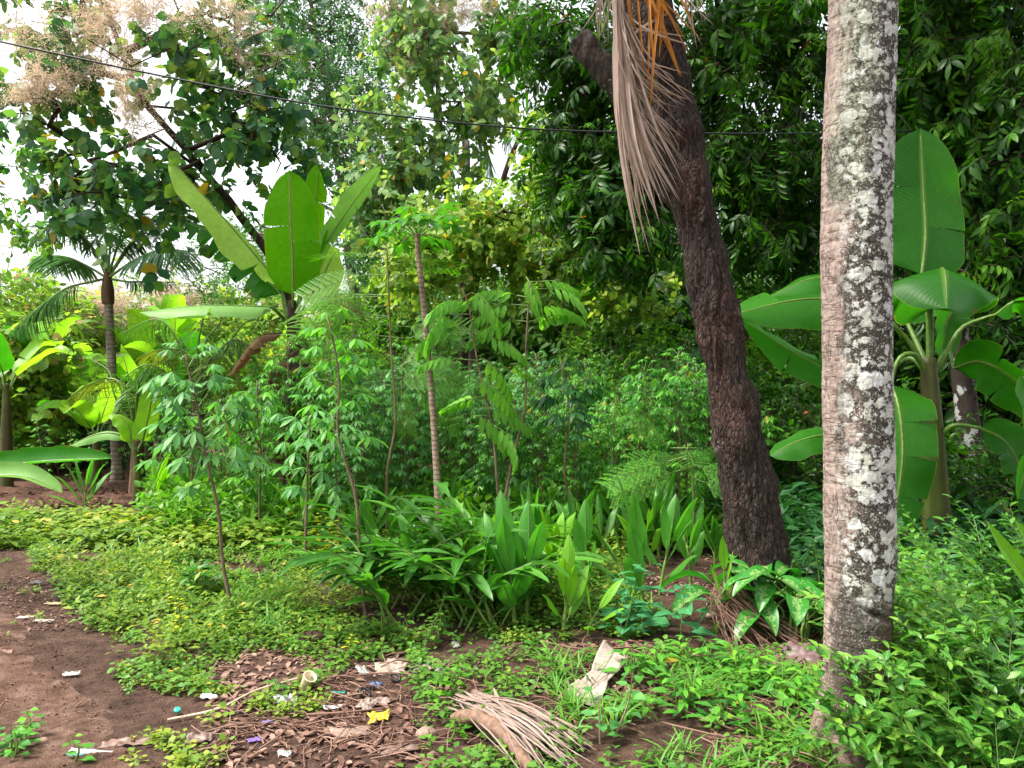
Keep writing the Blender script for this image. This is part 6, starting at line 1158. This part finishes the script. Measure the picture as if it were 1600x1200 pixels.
for a in [('pale torn sheet of cardboard half under the ground cover', 612, 1050, .17, .11, (.48, .38, .30), 'cardboard', 1, 'cardboard_scrap', .3, None, .1, .3), ('pale brown leaf-like paper right of the torn cardboard', 660, 1052, .1, .05, (.42, .33, .27), 'paper', 2, 'paper_scrap', .3, None, -.2, .2),
          ('white crumpled wrapper with a green edge above the bottle rings', 566, 1055, .05, .05, (.62, .66, .62), 'wrapper', 3, 'wrapper', .6, None, .8, .6), ('grey glossy plastic wrapper below the cream cup', 447, 1106, .10, .06, (.42, .45, .47), 'wrapper', 4, 'wrapper', .5, None, .4, .3),
          ('small white folded paper near the grey wrapper', 519, 1115, .085, .028, (.72, .7, .68), 'paper', 5, 'paper_scrap', .4, None, .15, .1), ('bright yellow plastic wrapper in the litter', 592, 1132, .09, .05, (.75, .55, .03), 'wrapper', 6, 'wrapper', .5, None, .2, .4),
          ('violet plastic scrap in the litter', 397, 1167, .05, .022, (.22, .12, .55), 'plastic scrap', 7, 'plastic_scrap', .5, None, .1, .2), ('smaller blue-violet plastic scrap above the violet one', 417, 1141, .05, .02, (.25, .22, .55), 'plastic scrap', 8, 'plastic_scrap', .5, None, .4, .2),
          ('white torn wrapper with a green stripe lying on the path', 140, 1180, .16, .03, (.62, .66, .62), 'wrapper', 9, 'wrapper', .5, None, -.1, .2), ('teal plastic strip beside the torn wrapper on the path', 116, 1184, .07, .018, (.08, .42, .36), 'plastic scrap', 10, 'plastic_scrap', .4, None, .2, .1),
          ('small white paper tag alone on the path', 112, 1051, .075, .028, (.62, .6, .58), 'paper', 11, 'paper_scrap', .3, None, .3, .2), ('pale scrap on the upper path', 40, 971, .1, .03, (.55, .48, .42), 'paper', 12, 'paper_scrap', .3, None, .1, .1), ('long pale scrap beside the upper path scrap', 68, 977, .13, .04, (.45, .36, .3), 'paper', 13, 'paper_scrap', .3, None, -.2, .1),
          ('silver-white scrap at the left end of the thin stick', 325, 1092, .085, .035, (.55, .57, .56), 'wrapper', 14, 'wrapper', .5, None, -.2, .3), ('brown curled bark piece on the path near the bottom', 200, 1165, .2, .04, (.26, .15, .11), 'bark piece', 15, 'bark_piece', .7, None, .3, .2), ('brown curled leaf sheath on the litter beside the path', 312, 1163, .1, .05, (.25, .16, .13), 'leaf sheath', 16, 'leaf_sheath', .7, None, .5, .3),
          ('flat brown board-like husk in the litter', 547, 1155, .17, .06, (.36, .24, .18), 'husk', 17, 'husk_piece', .3, None, .1, .2), ('brown husk strip at the bottom of the litter', 625, 1185, .16, .045, (.2, .12, .09), 'husk', 18, 'husk_piece', .5, None, .05, .2), ('pale curled leaf above the yellow wrapper', 573, 1112, .09, .05, (.42, .33, .27), 'dry leaf', 19, 'dry_leaf', .7, None, 1.1, .4), ('pinkish dry leaf beside the pale curled leaf', 595, 1106, .09, .035, (.34, .24, .21), 'dry leaf', 20, 'dry_leaf', .7, None, .2, .4),
          ('silver scrap at the bottom edge of the litter', 443, 1190, .05, .035, (.55, .55, .55), 'wrapper', 21, 'wrapper', .6, None, .3, .3), ('clear crushed plastic piece right of the cardboard', 685, 1057, .055, .05, (.4, .4, .34), 'plastic scrap', 22, 'plastic_scrap', .7, None, .9, .5), ('small white clump of paper left of the ginger shoot', 712, 1015, .04, .04, (.5, .45, .42), 'paper', 23, 'paper_scrap', .7, None, .3, .5),
          ('large brown fallen leaf before the palm foot', 1185, 1045, .17, .1, (.30, .20, .17), 'dry leaf', 24, 'dry_leaf', .7, None, -.5, .4), ('purplish-brown curled fallen leaf touching the palm foot', 1250, 1032, .22, .12, (.20, .11, .11), 'dry leaf', 25, 'dry_leaf', .8, None, -.6, .6), ('pinkish fallen leaf between the curled leaf and the weeds', 1215, 1062, .18, .08, (.28, .18, .15), 'dry leaf', 26, 'dry_leaf', .5, None, -.3, .2), ('dark scrap on the path edge near the top', 57, 918, .1, .035, (.06, .045, .04), 'scrap', 27, 'plastic_scrap', .7, None, .1, .3), ('yellowish scrap on the path edge', 84, 944, .11, .03, (.5, .4, .2), 'dry leaf', 28, 'dry_leaf', .4, None, .1, .2), ('reddish flat leaf at the left edge of the path', 8, 1026, .09, .05, (.33, .18, .14), 'dry leaf', 29, 'dry_leaf', .4, None, .2, .1)]:
    scrap(*a)
# cream sack scrap (long curved piece of cloth)
def sack():
    pts = [G(905, 1112, .02), G(925, 1095, .04), G(945, 1075, .06), G(962, 1058, .09)]; mb = MB(); blade(mb, pts, .15, (1, .45, -.05), lambda v: .6 + .4 * np.abs(np.sin(v * 4 + 1.1)), -.12, 26, 7, .09, 15, seed=4); o = mb.build('sack_scrap', plain('sack_cloth', (.27, .22, .18), .8, .2, 60)); tag(o, 'cream scrap of sackcloth lying curved on the weeds', 'cloth scrap'); s = o.modifiers.new('thick', 'SOLIDIFY'); s.thickness = .002
sack()
# plastic cup, bottle rings, bottle cap
def lathe(prof, n=28):
    mb = MB(); a = np.linspace(0, 2 * pi, n + 1)[:-1]; V = np.array([[(r * cos(t), r * sin(t), z) for t in a] for r, z in prof]).reshape(-1, 3); k = len(prof); i, j = np.meshgrid(np.arange(k - 1), np.arange(n), indexing='ij'); i = i.ravel(); j = j.ravel(); mb.add(V, None, np.stack([i * n + j, i * n + (j + 1) % n, (i + 1) * n + (j + 1) % n, (i + 1) * n + j], 1)); return mb
o = lathe([(.001, 0), (.022, 0), (.024, .004), (.031, .068), (.034, .07), (.034, .073), (.029, .072), (.022, .008), (.001, .006)]).build('plastic_cup', plain('cup_plastic', (.62, .52, .34), .4, .08)); o.location = tuple(G(476, 1086, .022)); o.rotation_euler = (.5, .35, .4); tag(o, 'cream plastic cup tipped in the weeds by the thin stick', 'cup')
o = lathe([(.001, .012), (.013, .012), (.015, .010), (.015, 0), (.013, 0), (.013, .009), (.001, .009)]).build('bottle_cap', plain('cap_green', (.02, .42, .25), .4, .1)); o.location = tuple(G(277, 1114, .02)); o.rotation_euler = (.3, .2, 0); tag(o, 'small green bottle cap at the edge of the path', 'bottle cap')
for i, (px, py, lb) in enumerate([(650, 1057, 'black rubber ring right of the cardboard'), (617, 1068, 'black rubber ring in front of the cardboard'), (570, 1093, 'black rubber ring nearest the yellow wrapper')]):
    t = np.linspace(0, 2 * pi, 25); mb = MB(); mb.tube(np.stack([.026 * np.cos(t), .022 * np.sin(t), .004 * np.sin(t * 2)], 1), .006, 7, 0, False); o = mb.build('rubber_ring', plain('rubber', (.012, .012, .014), .5)); o.location = tuple(G(px, py, .022)); o.rotation_euler = (.5, .3 * i, 0); tag(o, lb, 'ring', 'black rubber rings')
scrap('blue plastic lump between the black rings', 585, 1080, .07, .045, (.02, .06, .16), 'plastic scrap', 40, 'plastic_scrap', .9); scrap('teal plastic sliver left of the black rings', 530, 1091, .06, .02, (.02, .3, .22), 'plastic scrap', 41, 'plastic_scrap', .5)
def stick(label, pts, r0, r1, mat, name='stick'):
    mb = MB(); mb.tube(spline(pts, 30), np.linspace(r0, r1, 30), 7); tag(mb.build(name, mat), label, 'stick', 'fallen sticks')
stick('long thin pale stick lying from the path edge to the cream cup', [G(262, 1127, .015), G(340, 1118, .02), G(400, 1096, .035), G(470, 1080, .05)], .007, .005, plain('stick_pale', (.36, .27, .2), .8)); stick('pair of pale reeds at the left edge of the path', [G(-20, 1135, .02), G(5, 1112, .08), P(12, 1095, 3.5)], .005, .003, M['straw'])
stick('thin stick lying across the litter near the silver scrap', [G(480, 1130, .02), G(540, 1128, .03), G(600, 1118, .02)], .006, .004, M['straw']); stick('bare twig reaching right towards the sack scrap', [G(790, 1075, .04), G(850, 1070, .06), G(925, 1068, .03)], .0035, .002, M['straw']); stick('thin stick left of the torn wrapper on the path', [G(15, 1190, .015), G(60, 1182, .02)], .005, .003, M['straw'])
# fallen dry frond with its thick stalk end
def fallen():
    root = thing('fallen_palm_frond', G(790, 1150), 'fallen dry palm frond with a thick brown stalk and grey leaflets at the bottom', 'palm frond'); rg = np.random.default_rng(3)
    m = MB(); C = spline([G(706, 1143, .04), G(745, 1158, .075), G(785, 1180, .07), G(830, 1225, .04)], 40); m.tube(C, np.interp(np.linspace(0, 1, 40), [0, .1, .5, 1], [.012, .03, .03, .02]), 16); V = m.v[0]; m.v[0] = V + (fbm(V * 30, 3, 3)[:, None] - .5) * .012; m.build('stalk', plain('husk_brown', (.13, .075, .048), .8, .35, 45), root)
    m = MB()
    for k in range(62):
        s = A(*G(rg.uniform(698, 775), rg.uniform(1106, 1132), .04 + .03 * rg.random())); e = A(*G(rg.uniform(815, 935), rg.uniform(1175, 1240), .02 + .05 * rg.random())); md = (s + e) / 2 + A(rg.normal() * .03, rg.normal() * .03, .04)
        blade(m, [s, md, e], rg.uniform(.008, .017), (.5, .6, .3 * rg.normal()), lambda v: np.minimum(1, v / .05 + .4) * (1 - v ** 4 * .9), .5, 8, 1, .05, seed=k)
    m.build('leaflet', leafmat('frond_grey', [(.14, .095, .075), (.22, .16, .135), (.32, .25, .21)], .1, (1, 1, 1), .7, .3), root)
fallen()
# vine with small leaves hanging at the far upper left
def vine():
    rg = np.random.default_rng(2); root = thing('vine', P(-10, 250, 7.5), 'thin climbing vine with small pale leaves hanging by the left edge of the sky', 'vine'); st, fo = MB(), MB()
    for pts in ([(-30, 235), (20, 228), (60, 240), (75, 232)], [(-30, 300), (10, 305), (30, 350), (45, 400)], [(-20, 260), (30, 262), (55, 285)], [(0, 300), (20, 370), (10, 430)], [(-30, 340), (20, 345), (40, 380)], [(30, 350), (60, 372), (80, 400)]):
        c = spline([P(a, b, 7.5) for a, b in pts], 24); st.tube(c, .004, 4, 0, False); m = 30; ix = rg.integers(0, 24, m); fo.inst(LF_OV, c[ix] + rg.normal(size=(m, 3)) * .02, frames(rg.normal(size=(m, 3)) + A(0, 0, -.2), A(0, -.3, 1) + rg.normal(size=(m, 3)) * .4), rg.uniform(.05, .10, m))
    st.build('stem', M['twig'], root); fo.build('foliage', M['fresh'], root)
vine()
